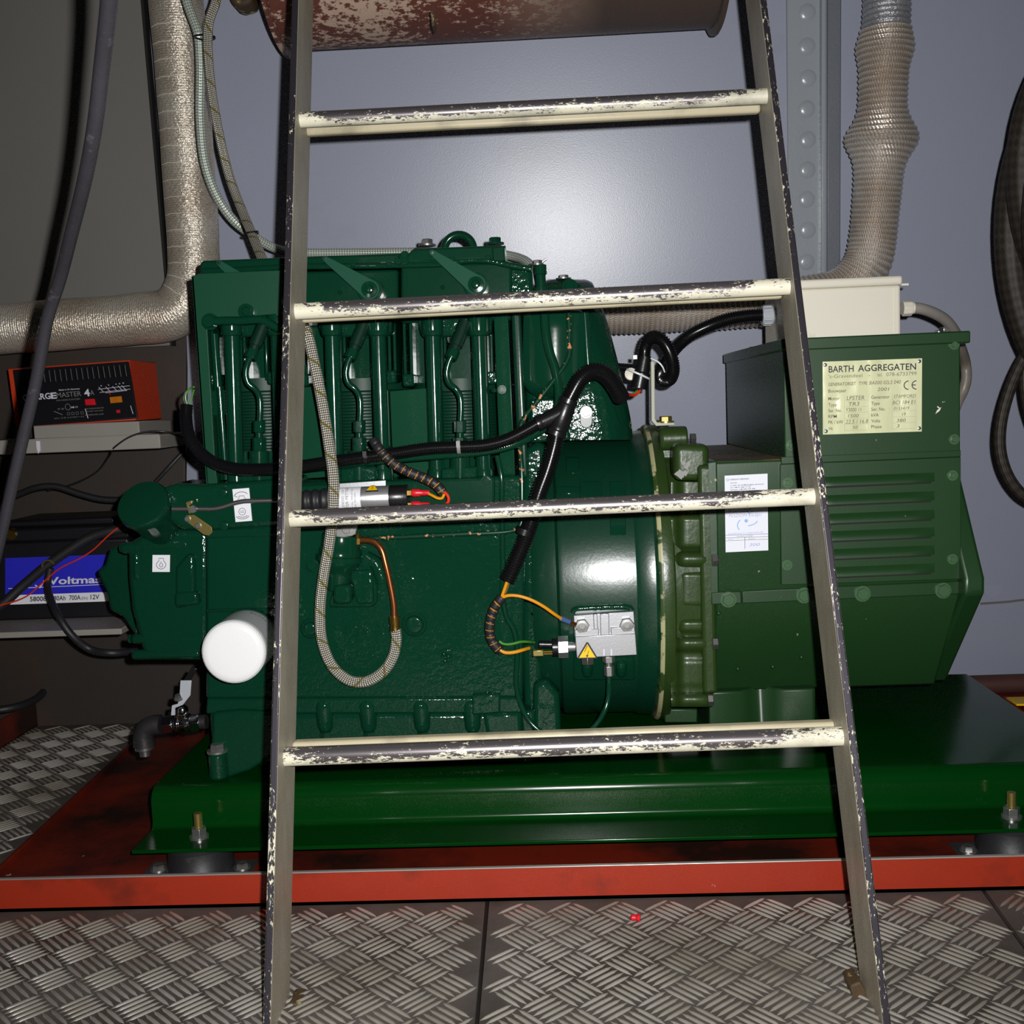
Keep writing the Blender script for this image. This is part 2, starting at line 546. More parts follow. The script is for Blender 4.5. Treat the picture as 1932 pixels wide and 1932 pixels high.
# ladder: cream paint worn through to dark steel
def worn(name, wear, paintc, steelc, axis):
    n = NT(name)
    st = (1.0, 2.4, 2.4) if axis == 'x' else (5.0, 5.0, 1.0)
    f = n.noise(74, 6, 0.7, stretch=st)
    if axis == 'x':
        f = n.math('ADD', n.math('MULTIPLY', f, 1.1), n.math('MULTIPLY', n.noise(230, 3, 0.7, stretch=st), 0.9))
        f = n.math('SUBTRACT', f, 0.5)
    g = n.noise(7, 2)
    gm = n.t.nodes.new('ShaderNodeNewGeometry')
    sp = n.t.nodes.new('ShaderNodeSeparateXYZ')
    n.link(gm.outputs['Normal'], sp.inputs[0])
    k = n.math('ADD', n.math('MULTIPLY', n.math('ADD', n.math('MULTIPLY', sp.outputs[1], -0.5), sp.outputs[2]), 0.22), n.math('ADD', f, n.math('MULTIPLY', g, 0.5)))
    if axis == 'x':              # paint survives next to the rails
        us = n.t.nodes.new('ShaderNodeSeparateXYZ')
        n.link(n.tc.outputs['UV'], us.inputs[0])
        k = n.math('SUBTRACT', k, n.math('MULTIPLY', n.ramp(us.outputs[0], 0.05, 0.012), 0.25))
        k = n.math('SUBTRACT', k, n.math('MULTIPLY', n.ramp(us.outputs[0], 0.49, 0.535), 0.25))
    msk = n.ramp(k, wear, wear + 0.02)
    dirt = n.ramp(n.noise(14, 5, 0.6), 0.5, 0.8)
    pc = n.mix(dirt, lin(paintc), lin(tuple(x * 0.62 for x in paintc)))
    n.set(col=n.mix(msk, pc, lin(steelc)), rough=n.ramp(msk, 0, 1, 0.45, 0.3), metal=n.math('MULTIPLY', msk, 0.75), nrm=n.bump(msk, 0.3, -0.0005))
    return n.m
MT['rung'] = worn('worn_rung', 0.775, (208, 203, 182), (116, 110, 112), 'x')
MT['rung_back'] = worn('rear_bar_paint', 1.05, (178, 168, 140), (92, 80, 66), 'x')
MT['rail_edge'] = worn('worn_rail_edge', 0.775, (206, 202, 176), (80, 76, 84), 'z')
n = NT('rail_side')
f = n.noise(9, 5, 0.65, stretch=(1, 1, 0.5))
n.set(col=n.mix(n.ramp(f, 0.3, 0.75), lin((168, 162, 146)), lin((112, 102, 84))), rough=0.45, nrm=n.bump(n.noise(180, 3), 0.15, 0.0005))
MT['rail_side'] = n.m
MT['rust'] = paint('rusty_foot', (70, 52, 30), 0.7, 0.3, vscale=20, dirt=(150, 140, 90), dlo=0.58, dhi=0.62, dscale=30, bscale=120, bstr=0.4)

# checker plate
n = NT('tread_plate')
f = n.noise(7, 5, 0.6)
g = n.noise(60, 4, 0.7)
n.set(col=n.mix(n.ramp(f, 0.35, 0.7), lin((96, 90, 86)), lin((62, 55, 47))), rough=n.ramp(g, 0.3, 0.7, 0.55, 0.75), metal=0.15, nrm=n.bump(g, 0.25, 0.0006))
MT['tread'] = n.m
n = NT('tread_bars')
f = n.noise(5, 4, 0.6)
n.set(col=n.mix(n.ramp(f, 0.35, 0.7), lin((226, 221, 212)), lin((164, 155, 138))), rough=0.3, metal=0.62, nrm=n.bump(n.noise(300, 3), 0.2, 0.0003))
MT['bars'] = n.m

# ================================================================== SETTING
# hull wall behind the set, leaning in towards its top
m = M()
m.prism([(-2.2, WALLY(-0.1), -0.1), (2.6, WALLY(-0.1), -0.1), (2.6, WALLY(2.4), 2.4), (-2.2, WALLY(2.4), 2.4)], (0, 0.02, 0))
wall = struct(obj('wall_back', m, MT['wall']))
m = M()                          # weld seam with an old round patch
m.tube(spline([PW(u, v, 0.001) for u, v in ((1850, 1139), (1880, 1137), (1905, 1135), (1930, 1132), (2000, 1131))], 0.01), 0.0022, 6)
obj('weld_seam', m, MT['wall_darkened'], wall)
m = M()
c = PW(1872, 1112, 0.0)
m.cyl(c + Vector((0, 0.001, 0)), c - Vector((0, 0.0012, 0)), 0.017, n=24)
obj('patch', m, MT['wall'], wall)

# left panel, flash falloff painted into its darker grey, standing off the hull
m = M()
a, b = P(220, -560, 1.925), P(324, 652, 2.075)
c, d = Vector((-1.9, 2.075, b.z)), Vector((-1.9, 1.925, a.z))
m.prism([a, b, c, d], (0, 0.012, 0))
wl = struct(obj('wall_left', m, MT['wall_darkened'], bev=0.002))
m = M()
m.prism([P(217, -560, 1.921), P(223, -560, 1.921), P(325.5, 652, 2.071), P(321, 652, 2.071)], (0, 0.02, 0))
struct(obj('trim_1', m, MT['darkgap']))

# brown steel plate below it
m = M()
m.prism([P(352, 600, 2.10), P(346, 1190, 2.10), P(425, 1225, 2.10), P(425, 1400, 2.10), Vector((-1.9, 2.10, -0.01)), Vector((-1.9, 2.10, 0.75))], (0, 0.012, 0))
struct(obj('wall_lower', m, MT['brown'], bev=0.002))

# riveted doubling strip and upright bar
st = M()
st.prism([PW(1484, -60, 0.008), PW(1553, -60, 0.008), PW(1552, 640, 0.008), PW(1489, 640, 0.008)], (0, 0.01, 0))
st.prism([PW(1550, -60, 0.022), PW(1559, -60, 0.022), PW(1558, 640, 0.022), PW(1549, 640, 0.022)], (0, 0.026, 0))
strip = struct(obj('trim_2', st, MT['rivet'], bev=0.002))
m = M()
m.prism([PW(1561, -60, 0.006), PW(1588, -60, 0.006), PW(1585, 640, 0.006), PW(1560, 640, 0.006)], (0, 0.01, 0))  # flat strip in a darker grey than the riveted plate
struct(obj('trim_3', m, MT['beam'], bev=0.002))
for v in (23, 87, 147, 205, 263, 320, 376, 434, 494):
    c = PW(1524 + random.uniform(-2, 2), v, 0.009)
    m = M()
    m.lathe(c + Vector((0, 0.003, 0)), (0, -1, -0.14), [(0, 0.0155), (0.0022, 0.0150), (0.0042, 0.0115), (0.0050, 0.006), (0.0052, 0.0005)], 18)
    obj('rivet', m, MT['rivet'], strip)

# floor of tread plates
seamA, seamB = PZ(915, 1735, 0), PZ(898, 1932, 0)
seamC, seamD = PZ(1878, 1706, 0), PZ(1936, 1786, 0)
EL, EH = PZ(0, 1648, 0.0), PZ(249, 1411, 0.0)          # left edge of the red tray
def xon(a, b, y):
    return a.x + (b.x - a.x) * (y - a.y) / (b.y - a.y)
Y0, YT, YB = 0.30, 1.284, 2.10
floor = M()
floor.box((-2.2, Y0, -0.03), (2.6, 2.35, -0.006))
floor = struct(obj('floor', floor, MT['darkgap']))
PIT = 0.0578
def tread(poly, phx, phy, inside, ang):
    m = M()
    m.prism([Vector((x, y, 0)) for x, y in poly], (0, 0, -0.005))
    plate = obj('plate', m, MT['tread'], floor, bev=0.0008, seg=1)
    b = M()
    xs = [p[0] for p in poly]; ys = [p[1] for p in poly]
    nx0, nx1 = int(min(xs) / PIT) - 2, int(max(xs) / PIT) + 2
    ny0, ny1 = int(min(ys) / PIT) - 2, int(max(ys) / PIT) + 2
    for i in range(nx0, nx1):
        for j in range(ny0, ny1):
            for o in (0, 1):
                cx, cy = i * PIT + phx + o * PIT / 2, j * PIT + phy + o * PIT / 2
                th = ang + (PI / 4 if o == 0 else -PI / 4)
                d = Vector((math.cos(th), math.sin(th), 0)); q = Vector((-d.y, d.x, 0))
                for k in range(-2, 3):
                    c = Vector((cx, cy, 0)) + q * k * 0.0087
                    L, w = 0.0211, 0.0022
                    if not (inside(c - d * L) and inside(c + d * L)):
                        continue
                    h = 0.0019
                    rows = []
                    for t, sc in ((-0.62, 0.86), (0.0, 1.0), (0.62, 0.86)):
                        cc = c + d * L * t
                        rows.append([b.bm.verts.new(cc + q * w * sc * x + Vector((0, 0, h * sc * z))) for x, z in ((-1, 0), (-0.78, 0.76), (0, 1), (0.78, 0.76), (1, 0))])
                    t0 = b.bm.verts.new(c - d * L); t1 = b.bm.verts.new(c + d * L)
                    for r in range(2):
                        for x in range(4):
                            b.face([rows[r][x], rows[r + 1][x], rows[r + 1][x + 1], rows[r][x + 1]])
                    for x in range(4):
                        b.face([t0, rows[0][x], rows[0][x + 1]])
                        b.face([t1, rows[2][x + 1], rows[2][x]])
    o = obj('tread_bars', b, MT['bars'], plate, angle=80)
    o['kind'] = 'stuff'
g = 0.0016
tread([(-2.2, Y0), (xon(seamB, seamA, Y0) - g, Y0), (seamA.x - g, YT), (-2.2, YT)], 0.012, 0.02,
      lambda c: Y0 < c.y < YT - 0.001 and -2.2 < c.x < xon(seamB, seamA, c.y) - g, 0.03)
tread([(xon(seamB, seamA, Y0) + g, Y0), (xon(seamC, seamD, Y0) - g, Y0), (seamC.x - g, YT), (seamA.x + g, YT)], 0.03, 0.004,
      lambda c: Y0 < c.y < YT - 0.001 and xon(seamB, seamA, c.y) + g < c.x < xon(seamC, seamD, c.y) - g, -0.05)
tread([(xon(seamC, seamD, Y0) + g, Y0), (2.6, Y0), (2.6, YT), (seamC.x + g, YT)], 0.0, 0.03,
      lambda c: Y0 < c.y < YT - 0.001 and xon(seamC, seamD, c.y) + g < c.x < 2.0, 0.02)
tread([(-2.2, YT + 0.003), (xon(EL, EH, YT) - 0.01, YT + 0.003), (xon(EL, EH, YB) - 0.01, YB), (-2.2, YB)], 0.02, 0.01,
      lambda c: YT + 0.01 < c.y < YB - 0.002 and -1.7 < c.x < xon(EL, EH, c.y) - 0.012, 0.02)

# ================================================================== RED DRIP TRAY
tray = thing('drip_tray', 'red painted steel drip tray with a raised front wall, under the green base frame', 'tray', (0.1, 1.7, 0))
m = M()
x1 = 1.6
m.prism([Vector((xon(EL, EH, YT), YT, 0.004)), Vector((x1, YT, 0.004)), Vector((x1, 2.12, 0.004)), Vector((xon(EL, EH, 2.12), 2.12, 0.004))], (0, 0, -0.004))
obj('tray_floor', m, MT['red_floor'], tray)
m = M()
m.box((xon(EL, EH, YT), YT, 0.0), (x1, YT + 0.005, 0.0405))
obj('front_wall', m, MT['red'], tray)
m = M()
m.box((xon(EL, EH, YT), YT - 0.0003, 0.0405), (x1, YT + 0.0053, 0.0422))
obj('worn_edge', m, MT['red_lip'], tray, bev=0.0006, label='bare worn top edge of the front wall')
m = M()
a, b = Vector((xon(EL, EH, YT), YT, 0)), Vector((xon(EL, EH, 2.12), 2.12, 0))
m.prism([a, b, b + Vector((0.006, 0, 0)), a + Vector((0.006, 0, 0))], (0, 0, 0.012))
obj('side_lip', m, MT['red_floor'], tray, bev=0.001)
m = M()
m.prism([Vector((x1 - 0.01, YT, 0)), Vector((x1 - 0.01, 2.12, 0)), Vector((x1, 2.12, 0)), Vector((x1, YT, 0))], (0, 0, 0.04))
obj('side_wall', m, MT['red'], tray)

# red cross member and rusty pipe behind the frame on the right
t = thing('rusty_floor_pipe', 'rusty dark red pipe lying along the foot of the hull wall, right of the alternator', 'pipe', P(1870, 1290, 2.13))
m = M()
m.tube([P(1600, 1301, 2.13), P(1750, 1295, 2.13), P(1900, 1290, 2.13), P(2300, 1278, 2.13)], 0.0185, 16)
obj('pipe_body', m, MT['rustpipe'], t)
t = thing('red_bilge_bracket', 'red steel bracket below the rusty pipe, right of the base frame', 'bracket', P(1880, 1345, 2.08))
m = M()
m.pp([(1800, 1311), (1886, 1312), (1892, 1395), (1800, 1395)], 2.10, 0.008)
obj('back_plate', m, MT['red'], t, bev=0.001)
m = M()
m.prism([P(1892, 1314, 2.09), P(1960, 1372, 1.9), P(1960, 1480, 1.9), P(1880, 1400, 2.09)], (0.008, 0.003, 0))
obj('diagonal_strut', m, MT['red'], t, bev=0.001)
m = M()
m.prism([P(1898, 1315, 2.06), P(2000, 1313, 2.06), P(2000, 1328, 2.0), P(1918, 1328, 2.0)], (0, 0, -0.004))
tag(obj('yellow_plate', m, MT['yellow'], bev=0.001), 'small yellow plate beside the red bracket at the right edge', 'plate')

# second red tray at far left
t = thing('side_tray', 'small dark red steel tray on the tread plate floor below the battery shelf', 'tray', PZ(60, 1380, 0))
zt = 0.052
A0, A1 = PZ(122, 1290, zt), PZ(-70, 1400, zt)
B0, B1 = PZ(137, 1312, 0.004), PZ(-70, 1462, 0.004)
B0 = Vector((A0.x, A0.y, 0.001)); B1 = Vector((A1.x, A1.y, 0.001))
m = M()
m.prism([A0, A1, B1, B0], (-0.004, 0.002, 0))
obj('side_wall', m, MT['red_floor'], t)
bk = Vector((-1.9, A0.y, 0))
m = M()
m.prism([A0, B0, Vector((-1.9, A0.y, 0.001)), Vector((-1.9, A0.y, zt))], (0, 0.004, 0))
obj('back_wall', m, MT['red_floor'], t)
m = M()
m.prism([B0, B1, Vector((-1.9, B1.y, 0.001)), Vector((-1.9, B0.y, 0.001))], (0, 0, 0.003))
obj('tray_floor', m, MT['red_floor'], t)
m = M()
m.tube(spline([PZ(-60, 1286, 0.07), PZ(0, 1278, 0.07), PZ(50, 1270, 0.07), PZ(82, 1276, 0.07), PZ(86, 1298, 0.068), PZ(62, 1322, 0.068), PZ(20, 1336, 0.068), PZ(-60, 1345, 0.068)], 0.008), 0.0075, 10)
tag(obj('rubber_hose_loop', m, MT['rubber']), 'black rubber hose loop resting on the small red tray at the left edge', 'hose')

# red wall plug dropped on the floor
m = M()
c = PZ(1190, 1731, 0.006)
m.lathe(c, (1, -0.2, 0.05), [(0, 0.0022), (0.002, 0.004), (0.006, 0.003), (0.009, 0.0048), (0.011, 0.004)], 10)
tag(obj('wall_plug', m, MT['redplastic']), 'tiny red plastic plug lying on the floor against the tray', 'plug')

# ================================================================== BASE FRAME
xl, xr = P(250, 1632, 1.35).x, P(1816, 1299, 1.92).x
base = thing('base_frame', 'long folded green steel base frame carrying the engine and alternator', 'frame', ((xl + xr) / 2, 1.65, 0.04))
zf, zt = 0.0425, 0.101
prof = [(1.350, zf), (1.350, zf + 0.005), (1.416, zf + 0.005)]
for k in range(5):               # inner fillet
    a = -PI / 2 + PI / 2 * k / 4
    prof.append((1.418 + 0.008 * math.cos(a), zf + 0.013 + 0.008 * math.sin(a)))
for k in range(9):               # outer rounded shoulder
    a = PI - PI / 2 * k / 8
    prof.append((1.426 + 0.020 + 0.020 * math.cos(a) + 0.0, zt - 0.020 + 0.020 * math.sin(a)))
prof += [(1.90, zt)]
for k in range(6):
    a = PI / 2 - PI / 2 * k / 5
    prof.append((1.90 + 0.018 * math.cos(a), zt - 0.018 + 0.018 * math.sin(a)))
prof += [(1.918, zf + 0.005), (1.985, zf + 0.005), (1.985, zf), (1.913, zf), (1.913, zt - 0.005), (1.90, zt - 0.005), (1.446, zt - 0.005), (1.4315, zt - 0.02), (1.4315, zf)]
m = M()
m.prism([Vector((xl, y, z)) for y, z in prof], (xr - xl, 0, 0))
obj('folded_plate', m, MT['base'], base, bev=0.0012, seg=2, angle=30)

def mount(u, v, Y, lab):
    c = P(u, v, Y)
    c.z = 0.004
    t = thing('vibration_mount', lab, 'mount', c, 'rubber mounts under the base frame')
    m = M()
    m.lathe(c, (0, 0, 1), [(0.001, 0.0435), (0.012, 0.0435), (0.014, 0.042), (0.034, 0.041), (0.0384, 0.036)], 36)
    obj('rubber_body', m, MT['rubber'], t)
    m = M()
    m.box((c.x - 0.072, c.y - 0.022, 0.004), (c.x + 0.072, c.y + 0.022, 0.007))
    obj('foot_plate', m, MT['steel'], t, bev=0.001)
    for s in (-1, 1):
        hexbolt(t, (c.x + s * 0.056, c.y - 0.004, 0.007), (0, 0, 1), 0.008, 0.006, MT['zinc'])
    m = M()
    z0 = zf + 0.005
    m.cyl((c.x, c.y, z0), (c.x, c.y, z0 + 0.003), 0.0125, n=20)
    obj('washer', m, MT['zinc'], t)
    m = M()
    m.cyl((c.x, c.y, z0 + 0.003), (c.x, c.y, z0 + 0.014), 0.0105, n=6, rot=0.4)
    obj('nut', m, MT['zinc'], t, bev=0.0006)
    m = M()
    m.tube([Vector((c.x, c.y, z0 + 0.012 + 0.00055 * i)) for i in range(40)], 0.0058, 12, lambda s, i: (1, 0.93, 0.87, 0.93)[i % 4])
    obj('threaded_stud', m, MT['zinc_yellow'], t)
mount(381, 1650, 1.388, 'black rubber mount under the left end of the base flange')
mount(1908, 1610, 1.388, 'black rubber mount under the right end of the base flange, cut by the frame')

# ================================================================== LADDER
LA = 0.9983                      # depth of the ladder plane at floor level
lad = thing('ladder', 'worn cream and bare steel ladder standing in front of the green generator set', 'ladder', PL(1080, 1905, LA))
def rail(lo, hi, side):
    a, b = PL(*lo, LA), PL(*hi, LA)      # outer front edge, bottom and top
    w, dp = 0.008, 0.080
    nn = Vector((0, 1, -0.0)).normalized() * dp
    s = Vector((side * w, 0, 0))
    m = M()
    pts = [a, a + s, a + s + nn, a + nn]
    top = [b, b + s, b + s + nn, b + nn]
    V = [m.bm.verts.new(p) for p in pts]; T = [m.bm.verts.new(p) for p in top]
    for i in range(4):
        j = (i + 1) % 4
        m.face([V[i], V[j], T[j], T[i]], 0 if i in (0,) else 1)
    m.face(V[::-1], 1); m.face(T, 1)
    return obj('rail', m, [MT['rail_edge'], MT['rail_side']], lad, bev=0.0016, seg=2)
rail((493, 2008), (565.3, -500), 1)
rail((1690, 1996), (1386, -500), -1)
rungs = [((556, 227), (1452, 181)), ((548, 588), (1495, 540)), ((536, 979), (1548, 936)), ((529, 1428), (1602, 1388))]
for (a, b), rr in zip(rungs, (14, 15.5, 16.5, 18.5)):
    pa, pb = PL(*a, LA), PL(*b, LA)
    ym = (pa.y + pb.y) / 2 + 0.028
    pa, pb = P(a[0], a[1], ym), P(b[0], b[1], ym)
    m = M()
    m.tube([pa + (pb - pa) * i / 24 for i in range(25)], rr * px(ym), 20)
    obj('rung', m, MT['rung'], lad)
    q = Vector((0, 0.039, -0.003))
    d = (pb - pa).normalized() * 0.004
    m = M()
    r = rr * px(ym) * 0.8
    m.prism([pa + q + d + Vector((0, -r, -r)), pa + q + d + Vector((0, r, -r)), pa + q + d + Vector((0, r, r)), pa + q + d + Vector((0, -r, r))], pb - pa - d * 2)
    obj('rear_bar', m, MT['rung_back'], lad, bev=0.004, seg=3)
for pts, Y in ((((533, 1916), (546, 1893), (566, 1895), (572, 1912), (570, 1934), (528, 1934)), 1.058), (((1604, 1860), (1624, 1852), (1640, 1880), (1677, 1915), (1704, 1934), (1618, 1934)), 1.055)):
    m = M()
    m.pp(pts, Y, 0.03)
    obj('foot', m, MT['rust'], lad, bev=0.002, label='rusty flaking foot bracket')
# paint spots on the rungs
for u, v, r, mm in ((1148, 1391, 5, 'redplastic'), (1163, 1390, 7, 'redplastic'), (1497, 1377, 5, 'orange')):
    Yq = P(u, v, 1.14).y
    m = M()
    c = P(u, v, 1.1275)
    m.ball(c, r * px(1.13), (1, 0.5, 0.5), 10)
    obj('paint_spot', m, MT[mm], lad, label='red paint spot')

# ================================================================== EXHAUST LAGGING, SILENCER
def bumpy(base, amp, f, seed, rope=0.0, pitch=0.0085):
    def rf(s, i):
        k = 1 + amp * noise.noise(Vector((s * f, seed, 0)))
        def g(a):
            return k + 0.5 * amp * noise.noise(Vector((s * f * 1.5 + 3 * math.cos(a) * 0.3, math.sin(a) * 1.2 + seed, 2))) + rope * math.sin(2 * PI * s / pitch)
        return g
    return rf
t = thing('lagged_exhaust_pipe', 'bronze tape-lagged exhaust pipe turning left behind the engine corner', 'pipe', P(360, 300, 1.95))
m = M()
pth = spline([P(300, -480, 1.90), P(312, -260, 1.915), P(326, -60, 1.93), P(337, 60, 1.94), P(348, 200, 1.95), P(357, 340, 1.96), P(365, 460, 1.965), P(362, 540, 1.965), P(330, 588, 1.965), P(250, 603, 1.965), P(150, 610, 1.96), P(0, 621, 1.955), P(-120, 628, 1.95)], 0.004)
m.tube(pth, 0.0455, 40, bumpy(1, 0.05, 9, 1.3))
obj('lagging', m, MT['lag_left'], t)
m = M()
for k in range(26):              # stitched seams across the tape on the upright part
    i = 110 + k * 7
    if i + 1 >= len(pth):
        break
    c, d = pth[i], (pth[i + 1] - pth[i]).normalized()
    if abs(d.x) > abs(d.z):
        break
    L = 0.026 + 0.008 * random.random()
    e = d.cross(Vector((0, 1, 0))).normalized()
    pts = []
    for q in range(9):
        a = -PI / 2 + (q / 8 - 0.62) * 1.6
        pts.append(c + (e * math.cos(a - 0.0) * 0 + e * math.sin((q / 8 - 0.6) * 1.5) * 0.0470 - Vector((0, 1, 0)) * math.cos((q / 8 - 0.6) * 1.5) * 0.0470) + d * 0.0006 * math.sin(q * 2.1))
    m.tube(pts, 0.0006, 5)
obj('stitching', m, MT['cream'], t)

t = thing('rope_lagged_pipe', 'rope-lagged pipe with a swollen joint, right of the ladder', 'pipe', P(1660, 300, 1.96))
m = M()
pth = spline([P(1680, -420, 1.90), P(1677, -240, 1.915), P(1674, -70, 1.93), P(1672, 60, 1.935), P(1667, 150, 1.94), P(1663, 260, 1.95), P(1655, 360, 1.96), P(1647, 450, 1.97), P(1632, 508, 1.97), P(1590, 548, 1.97), P(1520, 565, 1.965), P(1400, 576, 1.96), P(1250, 583, 1.955), P(1120, 588, 1.95), P(1040, 592, 1.95)], 0.0022)
zs = [P(1660, v, 1.95).z for v in (262, 97)]
def rf(s, i):
    z = pth[i].z
    k = 0.92
    up = pth[min(i + 1, len(pth) - 1)] - pth[max(i - 1, 0)]
    if abs(up.z) > abs(up.x):
        k += 0.48 * math.exp(-((z - zs[0]) / 0.030) ** 2) + 0.16 * math.exp(-((z - zs[1]) / 0.022) ** 2)
        if z > zs[1] + 0.03:
            k -= 0.04
    k += 0.030 * math.sin(2 * PI * s / 0.0088)
    def g(a):
        return k + 0.05 * noise.noise(Vector((s * 14, math.cos(a) * 1.3, math.sin(a) * 1.3)))
    return g
m.tube(pth, 0.0435, 40, rf)
o = obj('lagging', m, [MT['lag_right'], MT['lag_grey']], t)
zc = P(1660, 58, 1.94).z
for f in o.data.polygons:
    if f.center.z > zc:
        f.material_index = 1

t = thing('silencer', 'rust-flecked beige exhaust silencer drum hanging above the ladder', 'silencer', P(960, 0, 1.83))
Yc, R = 1.83, 0.185
zb = P(960, 62, Yc).z
zc = zb + R - 0.002
xa, xb = P(536, 95, Yc).x, P(1356, 58, Yc).x
m = M()
m.lathe((xa, Yc, zc), (1, 0, 0), [(0.004, R), (xb - xa - 0.004, R)], 64)
obj('drum', m, MT['silencer'], t)
for x in (xa, xb):
    m = M()
    m.lathe((x - 0.005, Yc, zc), (1, 0, 0), [(0, R + 0.008), (0.002, R + 0.0115), (0.008, R + 0.0115), (0.010, R + 0.008)], 64)
    obj('end_flange', m, MT['silencer'], t)
m = M()
m.pp([(812, 20), (817, 20), (820, 48), (815, 50)], Yc - R - 0.001, 0.03)
obj('weld_mark', m, MT['rust'], t)
m = M()
m.pp([(425, -20), (478, -20), (474, 6), (452, 12), (438, 9)], 1.93, 0.05)
obj('inlet_pipe_end', m, MT['rust'], t, bev=0.006)

# ================================================================== HOSES
m = M()
m.tube(spline([P(225, -420, 0.74), P(214, -200, 0.77), P(210, -80, 0.80), P(206, 0, 0.83), P(193, 120, 0.88), P(180, 230, 0.92), P(162, 330, 0.97), P(135, 440, 1.04), P(112, 530, 1.1), P(90, 600, 1.13), P(68, 720, 1.16), P(45, 820, 1.18), P(20, 930, 1.2), P(-5, 1040, 1.22), P(-40, 1170, 1.25), P(-90, 1400, 1.28), P(-120, 1620, 1.29)], 0.012), 0.0063, 16)
tag(obj('black_rubber_hose', m, MT['hoseblack']), 'thick scuffed black hose hanging diagonally down the left side', 'hose')

m = M()
m.tube(spline([P(322, -400, 1.78), P(334, -200, 1.79), P(345, -60, 1.80), P(352, 0, 1.80), P(362, 30, 1.80), P(374, 65, 1.80), P(378, 120, 1.81), P(378, 230, 1.82), P(387, 310, 1.83), P(408, 368, 1.84), P(440, 415, 1.85), P(475, 443, 1.87), P(515, 467, 1.90), P(560, 476, 1.935), P(650, 477, 1.95), P(760, 476, 1.95), P(880, 476, 1.95), P(960, 482, 1.94), P(998, 497, 1.9), P(1010, 520, 1.88)], 0.006), 0.0078, 14)
tag(obj('clear_braided_hose', m, MT['braid_clear']), 'translucent greenish braided hose running behind the top of the engine', 'hose')

bh = thing('steel_braided_hose', 'steel braided fuel hose hanging in a U loop in front of the engine', 'hose', P(640, 900, 1.44))
m = M()
m.tube(spline([P(420, -400, 1.72), P(416, -200, 1.73), P(412, -60, 1.74), P(408, 0, 1.74), P(395, 40, 1.74), P(392, 80, 1.75), P(398, 160, 1.75), P(411, 240, 1.75), P(432, 330, 1.73), P(458, 400, 1.70), P(475, 440, 1.67), P(496, 490, 1.62), P(524, 545, 1.55), P(550, 580, 1.48), P(578, 625, 1.44), P(594, 690, 1.43), P(608, 760, 1.425), P(621, 840, 1.42), P(629, 900, 1.415), P(629, 950, 1.415), P(622, 1020, 1.42), P(610, 1090, 1.43), P(604, 1150, 1.44), P(608, 1210, 1.45), P(628, 1258, 1.45), P(660, 1284, 1.45), P(690, 1286, 1.45), P(722, 1268, 1.45), P(742, 1238, 1.45), P(748, 1205, 1.45), P(746, 1186, 1.45)], 0.005), 0.0072, 16)
obj('braided_sleeve', m, MT['braid_steel'], bh)
m = M()
a, b = P(746, 1190, 1.45), P(744, 1160, 1.45)
d = b - a
m.lathe(a, d, [(0, 0.0072), (0.003, 0.0076), (0.008, 0.0064), (0.011, 0.0076), (0.0205, 0.0074)], 12)
obj('crimp_ferrule', m, MT['brass'], bh, label='crimped brass hose end')
m = M()
m.tube(path([(744, 1162, 1.45), (743, 1140, 1.45), (736, 1100, 1.45), (728, 1065, 1.45), (719, 1035, 1.452), (705, 1022, 1.455), (685, 1019, 1.458), (672, 1020, 1.46)], step=0.004), 0.0042, 14)
obj('copper_pipe', m, MT['copper'], bh, label='bent copper pipe end')
m = M()
a = P(672, 1021, 1.46)
m.cyl(a, a + Vector((0.006, 0, 0)), 0.0078, n=6, rot=0.5)
m.cyl(a + Vector((0.001, 0, 0.006)), a + Vector((0.005, 0, 0.006)), 0.006, n=6)
obj('union_nut', m, MT['brass'], bh)

for (u0, v0, u1, v1, Y, lab) in ((368, 70, 405, 71, 1.765, 'black zip tie joining the two hoses near the ceiling'), (463, 443, 487, 438, 1.662, 'black zip tie around the steel hose above the engine')):
    m = M()
    a, b = P(u0, v0, Y), P(u1, v1, Y)
    c = (a + b) / 2
    L = (b - a).length / 2
    m.tube([c + (b - a).normalized() * L * math.cos(2 * PI * k / 20) + Vector((0, 1, 0)) * 0.013 * math.sin(2 * PI * k / 20) for k in range(21)], 0.0013, 6)
    m.box(tuple(b - Vector((0.003, 0.004, 0.002))), tuple(b + Vector((0.001, 0.001, 0.002))))
    tag(obj('zip_tie', m, MT['black']), lab, 'zip tie')

# coil of lagged hose hanging at the right edge
t = thing('rope_coil', 'dark brown rope-lagged hose coil hanging at the right edge', 'hose', P(1930, 500, 1.75))
m = M()
for (uc, vc, ru, rv, r, Y, ph) in ((2092, 440, 186, 330, 28, 1.76, 0), (2126, 330, 196, 300, 30, 1.72, 0), (2150, 420, 190, 300, 30, 1.69, 0)):
    m.tube([P(uc + ru * math.cos(2 * PI * k / 60), vc + rv * math.sin(2 * PI * k / 60), Y + 0.02 * math.sin(2 * PI * k / 60)) for k in range(61)], r * px(Y), 16)
obj('coil', m, MT['lag_dark'], t)
m = M()
Y = 1.78
m.tube(path([(1955, 640), (1925, 688), (1903, 740), (1888, 800), (1887, 850), (1900, 895), (1925, 930), (1965, 955)], Y, 0.008), 11 * px(Y), 14)
m.tube(path([(1948, 650), (1934, 700), (1938, 760), (1960, 830)], Y, 0.008), 10 * px(Y), 14)
obj('hanging_loop', m, MT['lag_dark'], t)

